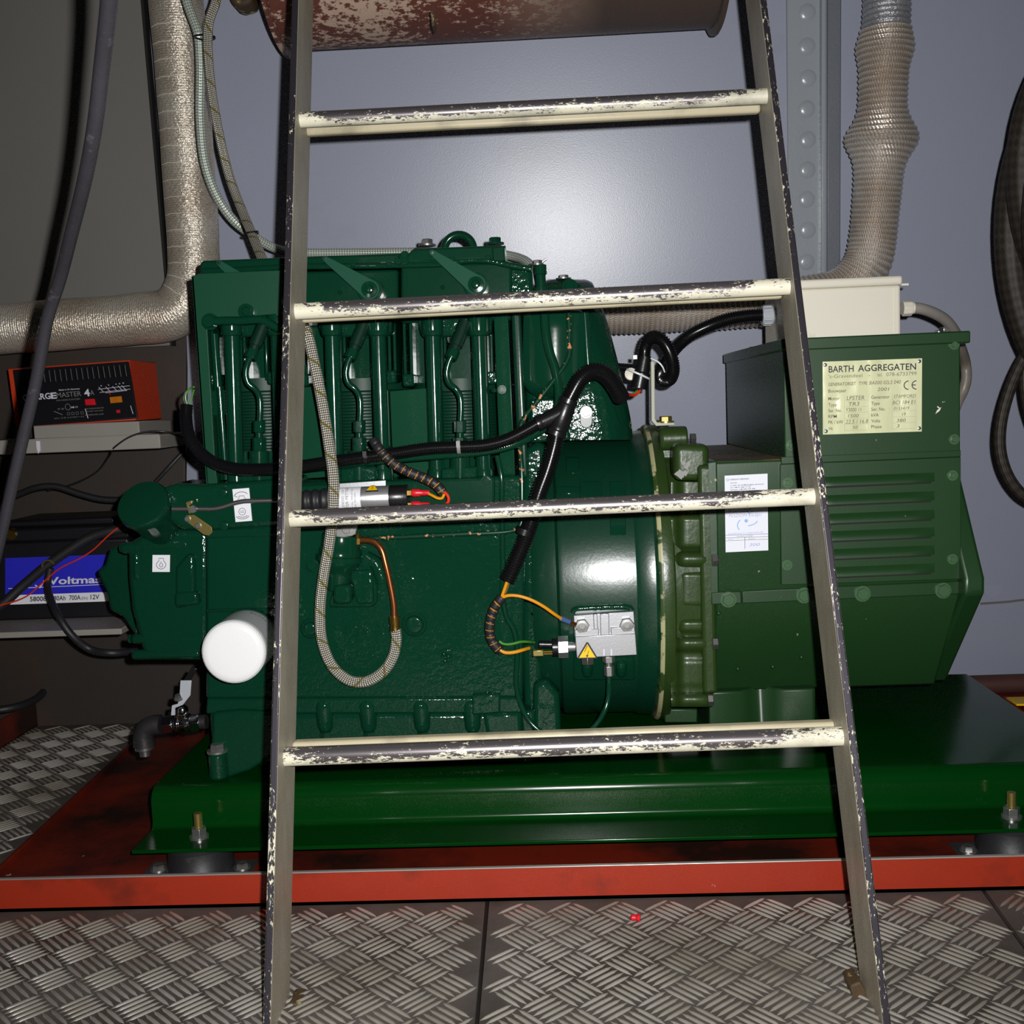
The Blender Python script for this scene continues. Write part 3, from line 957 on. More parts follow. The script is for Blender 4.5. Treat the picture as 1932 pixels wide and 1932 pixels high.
# ================================================================== CHARGER, BATTERY, SHELVES
sh = thing('charger_shelf', 'pale grey wall shelf carrying the red and black charger', 'shelf', P(190, 830, 1.93))
m = M()
a, b = P(180, 825, 1.86), P(301, 818, 1.86)
zt1, zb1 = a.z, P(150, 852, 1.86).z
m.prism([Vector((-1.2, 1.86, zb1)), Vector((b.x, 1.86, zb1)), Vector((b.x, 1.86, zt1)), Vector((-1.2, 1.86, zt1))], (0, 0.235, 0))
obj('shelf_board', m, MT['shelf'], sh, bev=0.002)
m = M()
x0, x1b = P(62, 800, 1.90).x, P(262, 797, 1.90).x
m.box((x0, 1.90, zt1), (x1b, 2.06, P(150, 799, 1.90).z))
obj('riser_block', m, MT['shelf'], sh, bev=0.002)
m = M()
m.box((-1.2, 1.858, zt1 - 0.001), (b.x, 1.861, zt1 + 0.001))
obj('front_lip', m, MT['shelf'], sh)
for px0 in (62,):
    m = M()
    c = P(72, 838, 1.859)
    m.pp([(68, 832), (75, 832), (76, 850), (72, 856), (69, 846)], 1.8585, 0.002)
    obj('paint_run', m, MT['print_white'], sh)

ch = thing('battery_charger', 'red-orange and black battery charger with amber lamp on the upper shelf', 'charger', P(160, 795, 1.95))
TL, TR, BR, BL = P(14, 696, 1.93), P(244, 679, 1.93), P(256, 793, 1.895), P(29, 806, 1.895)
m = M()
m.prism([TL, TR, BR, BL], (0, 0.13, 0))
obj('housing', m, MT['orange'], ch, bev=0.002)
fp = Lab(TL, TR, BL)
m = M()
m.prism([fp.at(0.045, 0.03, 0.0025), fp.at(0.995, 0.03, 0.0025), fp.at(0.995, 1.0, 0.0025), fp.at(0.045, 1.0, 0.0025)], -fp.n * 0.004)
face = obj('front_panel', m, MT['battery'], ch, bev=0.001)
m = M()
fp2 = Lab(fp.at(0, 0, 0.003), fp.at(1, 0, 0.003), fp.at(0, 1, 0.003))
for k in range(20):
    x = 0.10 + k * 0.0442
    m.prism([fp2.at(x, 0.09, 0.0012), fp2.at(x + 0.02, 0.09, 0.0012), fp2.at(x + 0.02, 0.30, 0.0012), fp2.at(x, 0.30, 0.0012)], -fp2.n * 0.003)
obj('cooling_ribs', m, MT['black'], face)
m = M()
for k in range(20):
    x = 0.10 + k * 0.0442
    fp2.line(m, [(x + 0.0225, 0.09), (x + 0.0225, 0.29)], 0.0007)
obj('rib_highlights', m, MT['print_grey'], face)
m = M()
fp2.text(m, 'CHARG', 0.10, 0.325, 0.575, 0.10, 0.02)
fp2.text(m, 'E', 0.328, 0.375, 0.575, 0.10, 0.03)
fp2.text(m, '4', 0.60, 0.645, 0.575, 0.115, 0.03)
fp2.text(m, 'Made in W.-Germany', 0.40, 0.57, 0.452, 0.025, 0.01)
fp2.text(m, 'AB 11', 0.475, 0.53, 0.76, 0.03, 0.015)
for x in (0.745, 0.80, 0.855, 0.90, 0.93):
    fp2.line(m, [(x - 0.02, 0.44), (x + 0.015, 0.535)], 0.0009)
fp2.line(m, [(0.715, 0.475), (0.975, 0.452)], 0.0008)
fp2.line(m, [(0.725, 0.53), (0.975, 0.51)], 0.0008)
fp2.line(m, [(0.77, 0.545), (0.94, 0.53)], 0.0008)
fp2.line(m, [(0.59, 0.79), (0.60, 0.95)], 0.0012)
fp2.line(m, [(0.955, 0.79), (0.965, 0.93)], 0.001)
for k, x in enumerate((0.74, 0.80, 0.86, 0.89, 0.92)):
    fp2.text(m, '02468'[k], x, x + 0.012, 0.43 - 0.005 * k, 0.022)
obj('white_lettering', m, MT['print_white'], face)
m = M()
fp2.text(m, 'MASTER', 0.376, 0.575, 0.565, 0.085)
fp2.text(m, 'A', 0.65, 0.68, 0.565, 0.085)
fp2.text(m, 'VOR NÄSSE SCHÜTZEN', 0.365, 0.56, 0.625, 0.025)
fp2.text(m, 'IP 20', 0.37, 0.42, 0.775, 0.03)
fp2.text(m, 'BATTERIESPANNUNG', 0.585, 0.74, 0.80, 0.02)
fp2.text(m, 'BATTERY VOLTAGE', 0.59, 0.73, 0.845, 0.02)
fp2.text(m, '0,4 A  12 VE  6-12 VOLT = 4 A', 0.33, 0.57, 0.925, 0.025)
fp2.text(m, 'SICHERUNG 5x20', 0.58, 0.73, 0.905, 0.022)
fp2.line(m, [(0.452 + 0.02 * math.cos(a), 0.735 + 0.052 * math.sin(a)) for a in [2 * PI * k / 20 for k in range(20)]], 0.0008, True)
fp2.line(m, [(0.335, 0.79), (0.40, 0.86)], 0.001)
for x in (0.44, 0.475, 0.51, 0.55):
    fp2.line(m, [(x, 0.83), (x + 0.02, 0.83), (x + 0.02, 0.87), (x, 0.87)], 0.0007, True)
obj('grey_lettering', m, MT['print_grey'], face)
m = M()
m.prism([fp2.at(a, b, 0.004) for a, b in ((0.60, 0.635), (0.68, 0.635), (0.68, 0.735), (0.60, 0.735))], -fp2.n * 0.006)
obj('rocker_switch', m, MT['redplastic'], face, bev=0.001, label='red rocker switch')
m = M()
m.prism([fp2.at(a, b, 0.0012) for a, b in ((0.80, 0.625), (0.895, 0.62), (0.895, 0.72), (0.80, 0.725))], -fp2.n * 0.003)
obj('pilot_lamp', m, MT['amber'], face, label='amber lamp window of the gauge')
m = M()
fp2.line(m, [(0.79, 0.50), (0.81, 0.59)], 0.001)
obj('needle', m, MT['redplastic'], face)
m = M()
fp2.rect(m, 0.835, 0.845, 0.865, 0.895)
obj('polarity_lamp', m, MT['redplastic'], face)

bs = thing('battery_shelf', 'pale grey wall shelf carrying the blue-labelled battery', 'shelf', P(110, 1180, 1.8))
zs_ = P(110, 1168, 1.872).z
m = M()
p0, p1 = PZ(199, 1162, zs_), PZ(229, 1186, zs_)
m.prism([Vector((-1.2, p1.y, zs_)), p1, Vector((p1.x, 2.09, zs_)), Vector((-1.2, 2.09, zs_))], (0, 0, -0.010))
obj('shelf_board', m, MT['shelf'], bs, bev=0.0015)
bt = thing('car_battery', 'black starter battery with a blue and white label on the lower shelf', 'battery', P(110, 1160, 1.88))
Yb = 1.872
m = M()
a, b = P(-18, 1165, Yb), P(252, 1150, Yb)
zl_ = P(110, 1020, Yb).z
m.box((a.x, Yb, zs_), (b.x, Yb + 0.17, zl_))
obj('case', m, MT['battery'], bt, bev=0.004)
m = M()
m.box((a.x - 0.003, Yb - 0.003, zl_), (b.x + 0.003, Yb + 0.173, zl_ + 0.023))
m.box((a.x + 0.03, Yb + 0.02, zl_ + 0.023), (b.x - 0.03, Yb + 0.15, zl_ + 0.036))
obj('lid', m, MT['battery'], bt, bev=0.004)
lb = Lab(P(10, 1053, Yb), P(206, 1046, Yb), P(10, 1141, Yb))
m = M()
lb.plate(m, 0.0006, 0, 0, 1, 0.80)
lab1 = obj('blue_label', m, MT['blue'], bt)
m = M()
lb.plate(m, 0.0006, 0.02, 0.80, 1, 1.0)
lab2 = obj('white_label', m, MT['sticker'], bt)
m = M()
lb.text(m, 'Voltmaster', 0.415, 1.12, 0.595, 0.15, 0.025)
lb.line(m, [(0.03, 0.655), (1.0, 0.635)], 0.0012)
lb.line(m, [(0.20, 0.52), (0.235, 0.36), (0.33, 0.34)], 0.0022)
lb.line(m, [(0.29, 0.60), (0.335, 0.66), (0.42, 0.36)], 0.0026)
obj('white_lettering', m, MT['print_white'], lab1)
m = M()
lb.text(m, '58008', 0.24, 0.40, 0.945, 0.10, 0.02)
lb.text(m, '80Ah', 0.47, 0.585, 0.945, 0.10, 0.015)
lb.text(m, '700A', 0.62, 0.73, 0.945, 0.10, 0.015)
lb.text(m, '(EN)', 0.735, 0.80, 0.945, 0.06)
lb.text(m, '12V', 0.825, 0.91, 0.945, 0.10, 0.015)
obj('black_lettering', m, MT['ink'], lab2)
m = M()
c = P(20, 1010, Yb - 0.006)
m.cyl(c, c + Vector((0, 0.012, 0.004)), 0.009, n=14)
obj('terminal_clamp', m, MT['brass'], bt)

bc = thing('battery_cable', 'thick black battery cable crossing the blue battery label to the engine', 'cable', P(90, 1080, 1.84))
m = M()
m.tube(path([(-60, 1175, 1.82), (0, 1143, 1.83), (40, 1108, 1.84), (85, 1070, 1.845), (130, 1038, 1.85), (175, 1012, 1.855), (235, 996, 1.86), (280, 985, 1.88)], step=0.008), 0.0085, 12)
obj('main_lead', m, MT['rubber'], bc)
m = M()
m.tube(path([(95, 1072, 1.838), (90, 1100, 1.835), (97, 1135, p1.y + 0.02), (112, 1165, p1.y - 0.012), (135, 1198, p1.y - 0.015), (170, 1225, p1.y), (210, 1232, 1.76), (262, 1228, 1.80)], step=0.008), 0.0062, 12)
obj('branch_lead', m, MT['rubber'], bc)
m = M()
c = P(92, 1068, 1.834)
m.tube([c + Vector((math.cos(a) * 0.0105, -0.002, math.sin(a) * 0.0105)) for a in [PI * 0.1 + PI * 0.95 * k / 8 for k in range(9)]], 0.0016, 6)
obj('tie', m, MT['zinc_yellow'], bc)
m = M()
m.tube(path([(232, 988, 1.84), (205, 1010, 1.838), (175, 1038, 1.836), (150, 1054, 1.834), (112, 1073, 1.832), (80, 1100, 1.83), (50, 1125, 1.825), (0, 1142, 1.82), (-50, 1150, 1.82)], step=0.008), 0.0012, 6)
tag(obj('thin_red_wire', m, MT['wire_red']), 'thin red wire curving over the battery label', 'wire')
m = M()
m.tube(path([(-40, 950, 1.98), (20, 938, 1.98), (70, 920, 1.97), (105, 918, 1.97), (150, 932, 1.97), (190, 942, 1.97), (240, 944, 1.97)], step=0.008), 0.0062, 10)
tag(obj('black_cable', m, MT['rubber']), 'dull black cable sagging above the battery lid', 'cable')
m = M()
m.tube(path([(90, 925, 1.98), (140, 912, 1.97), (185, 888, 1.95), (205, 862, 1.93), (218, 842, 1.85), (245, 824, 1.845), (280, 814, 1.845), (315, 815, 1.85), (345, 826, 1.9), (372, 838, 2.0)], step=0.008), 0.0015, 6)
tag(obj('thin_grey_wire', m, MT['rubber']), 'thin dark wire looping up across the front edge of the charger shelf', 'wire')
m = M()
m.tube(path([(262, 985, 2.05), (275, 935, 2.06), (320, 880, 2.06), (348, 850, 2.07)], step=0.01), 0.004, 8)
tag(obj('brown_cable', m, MT['rubber']), 'dull cable rising behind the engine beside the brown plate', 'cable')

# ================================================================== ALTERNATOR
alt = thing('alternator', 'olive green box-shaped alternator with a louvred side cover and rating plate', 'alternator', P(1580, 1300, 1.72))
YA = 1.50
def zat(v, Y, u=1580):
    return P(u, v, Y).z
xs0, xs1 = P(1347, 1000, YA).x, P(1812, 1000, YA).x
zT, zB, zL = P(1400, 869, YA).z, P(1400, 1139, YA).z, P(1450, 1301, 1.60).z
hb = 2 * 1.735 - YA              # rear face
body = [(YA, zB), (YA, zT), (1.53, zT + 0.0005), (hb, zT + 0.0005), (hb, zB), (hb - 0.1, zL), (1.60, zL)]
m = M()
m.prism([Vector((xs0, y, z)) for y, z in body], (xs1 - xs0, 0, 0))
o = obj('stator_housing', m, [MT['gen'], MT['gen_top']], alt, bev=0.004, seg=2)
for f in o.data.polygons:
    if f.normal.z > 0.9:
        f.material_index = 1
stator = o
# front flange frame at left end
m = M()
m.pp([(1334, 872), (1353, 869), (1357, 1122), (1340, 1124)], YA - 0.003, 0.4)
obj('flange_frame', m, MT['gen'], alt, bev=0.002)
m = M()
m.pp([(1342, 1118), (1398, 1115), (1400, 1139), (1342, 1141)], YA - 0.004, 0.02)
m.pp([(1400, 1115), (1812, 1096), (1813, 1121), (1400, 1139)], YA - 0.003, 0.02)
obj('lower_flange', m, MT['gen'], alt, bev=0.0015)
# octagonal end bracket at the right
x0, x1 = P(1817, 1080, 1.49).x, P(1859, 1085, 1.475).x
ob = []
for (u, v, Y) in ((1862, 1090, 1.475), (1862, 1120, 1.475)):
    ob.append((Y, P(u, v, Y).z))
zmid = 0.36
zt_ = P(1822, 880, 1.575).z
oct_ = [(1.475, ob[1][1]), (1.475, ob[0][1]), (1.585, zt_ + 0.02), (hb - 0.07, zt_ + 0.02), (hb + 0.02, ob[0][1]), (hb + 0.02, ob[1][1]), (hb - 0.07, zL), (1.62, zL)]
m = M()
m.prism([Vector((xs1 - 0.004, y, z)) for y, z in oct_], (x1 - xs1 + 0.004, 0, 0))
obj('end_bracket', m, MT['gen'], alt, bev=0.005, seg=3)

# louvred cover panel
cov = M()
cov.pp([(1472, 876), (1813, 862), (1813, 1093), (1474, 1104)], YA - 0.006, 0.006)
cover = obj('louvre_cover', cov, MT['gen'], alt, bev=0.001)
for v in (918, 953, 988, 1021, 1055, 1089):
    u0, u1 = 1524 + (v - 918) * 0.02, 1763
    dv = -0.040 * (u1 - u0)
    Y = YA - 0.006
    m = M()
    n_ = 10
    top, bot = [], []
    rr = []
    h, dpt = 17, 0.0062
    L = u1 - u0
    for k in range(n_ + 1):
        t = k / n_
        u = u0 + L * t
        vv = v + dv * t
        e = min(1.0, min(t, 1 - t) * 9)
        e = math.sqrt(max(e, 0.02)) if e < 1 else 1
        sec = []
        for q in range(6):
            a = q / 5
            out = dpt * e * math.sin(PI / 2 * a)
            sec.append(P(u, vv - h * (1 - a), Y) + Vector((0, -out, 0)))
        sec.append(P(u, vv, Y) + Vector((0, 0.003, 0)))
        sec.append(P(u, vv - h, Y) + Vector((0, 0.003, 0)))
        rr.append(sec)
    m.rings(rr)
    obj('louvre', m, MT['gen'], cover, angle=50)
    m = M()
    m.prism([P(u0 + 4, v - 2, Y - 0.0004), P(u1 - 6, v + dv - 2, Y - 0.0004), P(u1 - 6, v + dv + 4.0, Y - 0.0004), P(u0 + 4, v + 4.5, Y - 0.0004)], (0, 0.0008, 0))
    obj('shaded_louvre_slot', m, MT['darkgap'], cover)  # black strip paints the slot and the shadow below the lip
for u, v in ((1486, 911), (1485, 1066), (1797, 897), (1797, 1055)):
    hexbolt(cover, P(u, v, YA - 0.006), (0, -1, 0), 0.0042, 0.004, MT['gen_screw'], 1.7, 'screw')
for u, v in ((1374, 1131), (1517, 1123), (1627, 1120), (1779, 1114)):
    hexbolt(alt, P(u, v, YA - 0.004), (0, -1, 0), 0.0088, 0.006, MT['gen_screw'], 1.25)
for u, v in ((1356, 1157), (1512, 1240), (1392, 1262), (1458, 1258)):
    m = M()
    c = P(u, v, YA + (P(u, v, YA).z - zB) / (zL - zB) * 0.1 + 0.0)
    m.ball(c, 0.003, n=10)
    obj('rivet', m, MT['gen'], alt)

# terminal box on top
tb = M()
zt2 = P(1600, 640, YA).z
zb2 = zT
xt0, xt1 = P(1479, 760, YA - 0.004).x, P(1812, 760, YA - 0.004).x
tb.box((xt0, YA - 0.004, zb2), (xt1, 1.985, zt2))
tbox = obj('terminal_box', tb, MT['gen'], alt, bev=0.002)
m = M()
m.prism([Vector((xt0 - 0.003, YA - 0.008, zt2 - 0.012)), Vector((xt1 + 0.012, YA - 0.008, zt2 - 0.012)), Vector((xt1 + 0.012, YA - 0.008, zt2 + 0.004)), Vector((xt0 - 0.003, YA - 0.008, zt2 + 0.004))], (0, 1.995 - YA + 0.008, 0))
lid = obj('terminal_box_lid', m, MT['gen'], alt, bev=0.002)
for x, y in ((xt0 + 0.012, YA + 0.02), (xt0 + 0.012, 1.80), (xt1 - 0.02, YA + 0.02)):
    m = M()
    m.lathe((x, y, zt2 + 0.004), (0, 0, 1), [(0, 0.004), (0.002, 0.004), (0.0035, 0.002)], 10)
    obj('lid_screw', m, MT['zinc'], lid)
for u, v in ((1492, 840), (1800, 650), (1800, 829)):
    hexbolt(tbox, P(u, v, YA - 0.004), (0, -1, 0), 0.0044, 0.004, MT['gen_screw'], 1.6, 'screw')
m = M()
m.pp([(1474, 862), (1813, 849), (1813, 862), (1474, 876)], YA - 0.0045, 0.01)
obj('box_foot_strip', m, MT['gen'], alt, bev=0.001)
m = M()
m.pp([(1768, 774), (1776, 768), (1773, 775), (1765, 781)], YA - 0.0047, 0.0008)
m.pp([(1769, 766), (1774, 770), (1772, 771), (1768, 768)], YA - 0.0047, 0.0008)
obj('paint_scar', m, MT['cream'], tbox)

# rating plate
n = NT('rating_plate')
f = n.noise(14, 3, 0.6, stretch=(1, 1, 0.6))
n.set(col=n.mix(f, lin((232, 234, 196)), lin((202, 203, 156))), rough=0.24, metal=0.08, nrm=n.bump(n.noise(26, 1, 0.5, stretch=(1.4, 1, 0.8)), 0.9, 0.006))
lp = Lab(P(1552, 682.5, YA - 0.0042), P(1739.5, 676, YA - 0.0042), P(1552.5, 820, YA - 0.0042))
m = M()
lp.plate(m, 0.001)
plate = obj('rating_plate', m, n.m, alt, label='pale yellow-green foil rating plate')
def T(m, rows, **k):
    for txt, x0, x1, b, c in rows:
        lp.text(m, txt, x0, x1, b, c, **k)
m = M()
T(m, [('BARTH', 0.06, 0.312, 0.150, 0.088), ('AGGREGATEN', 0.356, 0.94, 0.150, 0.088)], bold=0.012)
pts = [(0.865 + 0.045 * math.cos(a), 0.36 + 0.057 * math.sin(a)) for a in [PI * 0.5 + PI * k / 12 for k in range(13)]]
lp.line(m, pts, 0.0012)
pts = [(0.945 + 0.045 * math.cos(a), 0.36 + 0.057 * math.sin(a)) for a in [PI * 0.5 + PI * k / 12 for k in range(13)]]
lp.line(m, pts, 0.0012)
lp.line(m, [(0.905, 0.36), (0.938, 0.36)], 0.0012)
obj('bold_lettering', m, MT['ink'], plate)
m = M()
T(m, [("'s-Gravendeel", 0.058, 0.40, 0.228, 0.05), ('-', 0.46, 0.48, 0.228, 0.05), ('tel.', 0.55, 0.60, 0.228, 0.05), ('078-6733799', 0.64, 0.945, 0.228, 0.052)])
obj('thin_lettering', m, MT['ink_faint'], plate)
m = M()
T(m, [('GENERATORSET', 0.055, 0.335, 0.335, 0.045), ('TYPE', 0.365, 0.45, 0.335, 0.045), ('Bouwjaar', 0.055, 0.24, 0.425, 0.045),
      ('Motor', 0.055, 0.17, 0.53, 0.045), ('Type', 0.055, 0.14, 0.615, 0.045), ('Ser. No.', 0.055, 0.19, 0.695, 0.045), ('RPM', 0.055, 0.14, 0.775, 0.045), ('PK / kW', 0.055, 0.205, 0.855, 0.045), ('Hz', 0.06, 0.10, 0.94, 0.045),
      ('Generator', 0.49, 0.675, 0.53, 0.045), ('Type', 0.49, 0.575, 0.615, 0.045), ('Ser. No.', 0.49, 0.63, 0.695, 0.045), ('kVA', 0.49, 0.565, 0.775, 0.045), ('Volts', 0.49, 0.58, 0.855, 0.045), ('Phase', 0.49, 0.595, 0.935, 0.045)], bold=0.008)
obj('field_lettering', m, MT['ink_brown'], plate)
m = M()
T(m, [('BA000 02LS 040', 0.47, 0.785, 0.335, 0.05), ('2001', 0.55, 0.665, 0.425, 0.045), ('LPSTER', 0.24, 0.42, 0.535, 0.055), ('TR3', 0.255, 0.365, 0.615, 0.05), ('Y3000 11', 0.23, 0.385, 0.695, 0.05), ('1500', 0.255, 0.36, 0.775, 0.045), ('22.5 / 16.8', 0.23, 0.455, 0.86, 0.055), ('50', 0.30, 0.35, 0.935, 0.045),
      ('STAMFORD', 0.715, 0.935, 0.53, 0.045), ('BCI 184 E1', 0.705, 0.93, 0.615, 0.05), ('0133419', 0.715, 0.87, 0.695, 0.045), ('19', 0.80, 0.835, 0.775, 0.045), ('380', 0.745, 0.835, 0.86, 0.045), ('3', 0.745, 0.77, 0.935, 0.045)], slant=0.15)
obj('handwriting', m, MT['ink_brown'], plate)
m = M()
for y in (0.545, 0.63, 0.71, 0.79, 0.87, 0.955):
    lp.line(m, [(0.22, y), (0.46, y)], 0.00018)
    lp.line(m, [(0.70, y), (0.94, y)], 0.00018)
for x in (0.22, 0.46, 0.70, 0.94):
    lp.line(m, [(x, 0.47), (x, 0.955)], 0.00018)
obj('ruled_boxes', m, MT['ink_faint'], plate)
for fx, fy in ((0.025, 0.045), (0.972, 0.04), (0.03, 0.955), (0.975, 0.955)):
    m = M()
    m.lathe(lp.at(fx, fy, 0.0), lp.n, [(0, 0.0026), (0.0008, 0.0025), (0.0014, 0.0014), (0.0015, 0.0003)], 12)
    obj('plate_rivet', m, MT['zinc'], plate)

# service sticker
ls = Lab(P(1367, 897.5, YA - 0.0005), P(1448, 893.5, YA - 0.0005), P(1369, 1042, YA - 0.0005))
m = M()
ls.plate(m, 0.0004)
stk = obj('service_sticker', m, MT['paper'], alt, label='white paper service sticker')
m = M()
ls.text(m, 'AGREGATY-SERWIS.PL', 0.12, 0.57, 0.063, 0.018, 0.015)
for txt, x1, y in (('Serwis:', 0.29, 0.105), ('e-mail: serwis@agregaty-serwis.pl', 0.90, 0.138), ('tel +48 61 666 11 25', 0.60, 0.166), ('tel kom. +48 600 733 506', 0.71, 0.194), ('http://agregaty-serwis.pl', 0.71, 0.220)):
    ls.text(m, txt, 0.13, x1, y, 0.016, 0.01)
ls.line(m, [(0.0, 0.775), (1, 0.785)], 0.0004)
ls.line(m, [(0.0, 0.811), (1, 0.82)], 0.0004)
ls.line(m, [(0.0, 0.848), (1, 0.853)], 0.0004)
ls.line(m, [(0.455, 0.815), (0.455, 0.965)], 0.0005)
ls.text(m, 'Następny przegląd', 0.27, 0.64, 0.803, 0.012)
ls.text(m, 'Data:', 0.07, 0.17, 0.838, 0.010)
ls.text(m, 'Godziny:', 0.53, 0.69, 0.842, 0.010)
ls.line(m, [(0.07 + 0.03 * math.cos(a), 0.055 + 0.014 * math.sin(a)) for a in [2 * PI * k / 14 for k in range(14)]], 0.0004, True)
obj('black_print', m, MT['ink'], stk)
m = M()
ls.text(m, 'SPRAWDZAĆ', 0.06, 0.60, 0.485, 0.035, 0, 0.2)
ls.text(m, 'POZIOM OLEJU', 0.08, 0.84, 0.545, 0.036, 0, 0.25)
ls.text(m, '300', 0.55, 0.79, 0.935, 0.038, 0, 0.2)
obj('pen_writing', m, MT['ink_blue'], stk)
m = M()
ls.text(m, 'AGREGATY-SERWIS.PL', 0.06, 0.90, 0.772, 0.022)
pts = [(0.47 + 0.185 * math.cos(a), 0.655 + 0.09 * math.sin(a)) for a in [PI * 0.78 + PI * 0.5 * k / 8 for k in range(9)]]
ls.line(m, pts, 0.0012)
pts = [(0.52 + 0.24 * math.cos(a), 0.59 + 0.075 * math.sin(a)) for a in [PI * 0.08 + PI * 0.4 * k / 8 for k in range(9)]]
ls.line(m, pts, 0.0012)
c = (0.49, 0.60)
star = []
for k in range(14):
    a = 2 * PI * k / 14
    r = 0.058 if k % 2 == 0 else 0.03
    star.append(ls.at(c[0] + r * math.cos(a), c[1] + r * 0.55 * math.sin(a), 0.0006))
m.face([m.bm.verts.new(p) for p in star])
m.face([m.bm.verts.new(ls.at(a, b, 0.0005)) for a, b in ((0.39, 0.44), (0.48, 0.45), (0.575, 0.50), (0.585, 0.545), (0.555, 0.51), (0.50, 0.465))])
obj('blue_emblem', m, MT['ink_lightblue'], stk)

# adapter casting between engine and alternator
adc = P(1300, 1085, 1.71)
za, ya = 0.331, 1.71
xa0, xa1 = P(1243, 1090, 1.50).x, P(1262, 1090, 1.50).x
xb0, xb1 = P(1262, 1090, 1.49).x, P(1340, 1090, 1.49).x
m = M()
m.lathe((xa0, ya, za), (1, 0, 0), [(0, 0.226), (0.012, 0.228), (0.020, 0.226)], 64)
ad = obj('adapter_flange', m, MT['gen_cast'], alt, angle=50)
m = M()
m.lathe((xa0 + 0.016, ya, za), (1, 0, 0), [(0, 0.220), (0.008, 0.206), (0.05, 0.203), (xb1 - xa0 - 0.016, 0.203)], 64)
m2 = M()
m2.lathe((xa0 - 0.0004, ya, za), (1, 0, 0), [(0, 0.2195), (0.0002, 0.2262), (0.0035, 0.2285), (0.006, 0.2282)], 64)
obj('joint_edge', m2, paint('chipped_joint_edge', (48, 70, 30), 0.4, 0.15, dirt=(168, 166, 124), dlo=0.44, dhi=0.5, dscale=38), alt, angle=50, label='joint edge with chipped pale paint')
obj('adapter_barrel', m, MT['gen_cast'], alt, angle=50)
m = M()
m.prism([Vector((xb1 - 0.012, y, z)) for y, z in ((1.497, 0.19), (1.497, zT - 0.004), (1.97, zT - 0.004), (1.97, 0.19))], (0.02, 0, 0))
obj('adapter_plate', m, MT['gen_cast'], alt, bev=0.006, seg=3)
# scalloped casting with its bolt bosses
m = M()
a, b = P(1244, 828, 1.60), P(1296, 826, 1.60)
m.lathe(a, b - a, [(0, 0.015), (0.002, 0.0175), ((b - a).length, 0.017)], 20)
m.prism([a + Vector((0, -0.0, -0.03)), b + Vector((0, 0, -0.03)), b + Vector((0, 0, 0.004)), a + Vector((0, 0, 0.004))], (0, 0.05, 0))
obj('lifting_boss', m, MT['gen_cast'], alt, bev=0.004)
m = M()
m.bx(1272, 838, 1339, 908, 1.512, 0.06)
obj('cast_block', m, MT['gen_cast'], alt, bev=0.010, seg=4, angle=60)
def step(a, b, x):
    t = min(max((x - a) / (b - a), 0), 1)
    return t * t * (3 - 2 * t)
def wavy(u, v):
    # rounded bosses for the bolts with hollows between them
    y = 1.511
    for v0, v1, hgt in ((968, 1040, 0.010), (1074, 1150, 0.007), (1164, 1198, 0.008), (1240, 1300, 0.003)):
        y -= hgt * step(v0, v0 + 12, v) * step(v1, v1 - 12, v)
    for vc, rp in ((1056, 15), (1215, 14), (1322, 14)):
        d = abs(v - vc) / rp
        if d < 1:
            y = min(y, 1.508 - 0.013 * math.sqrt(1 - d * d))
    y += 0.016 * (1 - step(1270, 1290, u)) + 0.004 * step(1326, 1340, u)
    return y
m = M()
vs_ = [910 + 3.5 * k for k in range(122)]
us_ = [1266, 1270, 1275, 1280, 1285, 1291, 1300, 1312, 1324, 1331, 1336, 1340]
GR = [[m.bm.verts.new(P(u, v, wavy(u, v))) for u in us_] for v in vs_]
for a_ in range(len(vs_) - 1):
    for b_ in range(len(us_) - 1):
        m.face([GR[a_][b_], GR[a_ + 1][b_], GR[a_ + 1][b_ + 1], GR[a_][b_ + 1]])
bk = [m.bm.verts.new(v.co + Vector((0, 0.05, 0))) for v in [r[-1] for r in GR]]
for a_ in range(len(vs_) - 1):
    m.face([GR[a_][-1], GR[a_ + 1][-1], bk[a_ + 1], bk[a_]])
obj('scalloped_casting', m, MT['gen_cast'], alt, angle=70)
for (u, v, Y) in ((1300, 828, 1.585), (1341, 1057, 1.4885), (1342, 1214, 1.4885), (1333, 1321, 1.4885)):
    hexbolt(alt, P(u, v, Y), (1, 0, 0), 0.0085, 0.009, MT['steel'], 0, 'bolt', 0.0)
m = M()
m.bx(1254, 1338, 1316, 1364, 1.60, 0.1)
obj('lower_lug', m, MT['gen'], alt, bev=0.002)
m = M()
for k in range(9):
    uu, vv = 1277 + random.random() * 22, 872 + random.random() * 34
    m.pp([(uu - 4 - 3 * random.random(), vv), (uu, vv - 4 - 3 * random.random()), (uu + 4 + 2 * random.random(), vv - 1), (uu + 2, vv + 4 + 3 * random.random())], 1.5113 - 0.00012 * k, 0.001)
o = obj('bare_patch', m, MT['print_grey'], alt, label='patch of grey metal bared through the paint')
o['kind'] = 'stuff'
# bracket for the connector
m = M()
Y = 1.66
m.pp([(1228, 682), (1235, 682), (1236, 790), (1240, 797), (1272, 797), (1274, 802), (1238, 804), (1229, 794)], Y, 0.018)
obj('connector_bracket', m, MT['bracket'], alt, bev=0.001, label='pale zinc-plated angle bracket')
hexbolt(alt, P(1256, 797, Y + 0.009), (0, 0, 1), 0.0095, 0.009, MT['zinc_yellow'], 1.3)

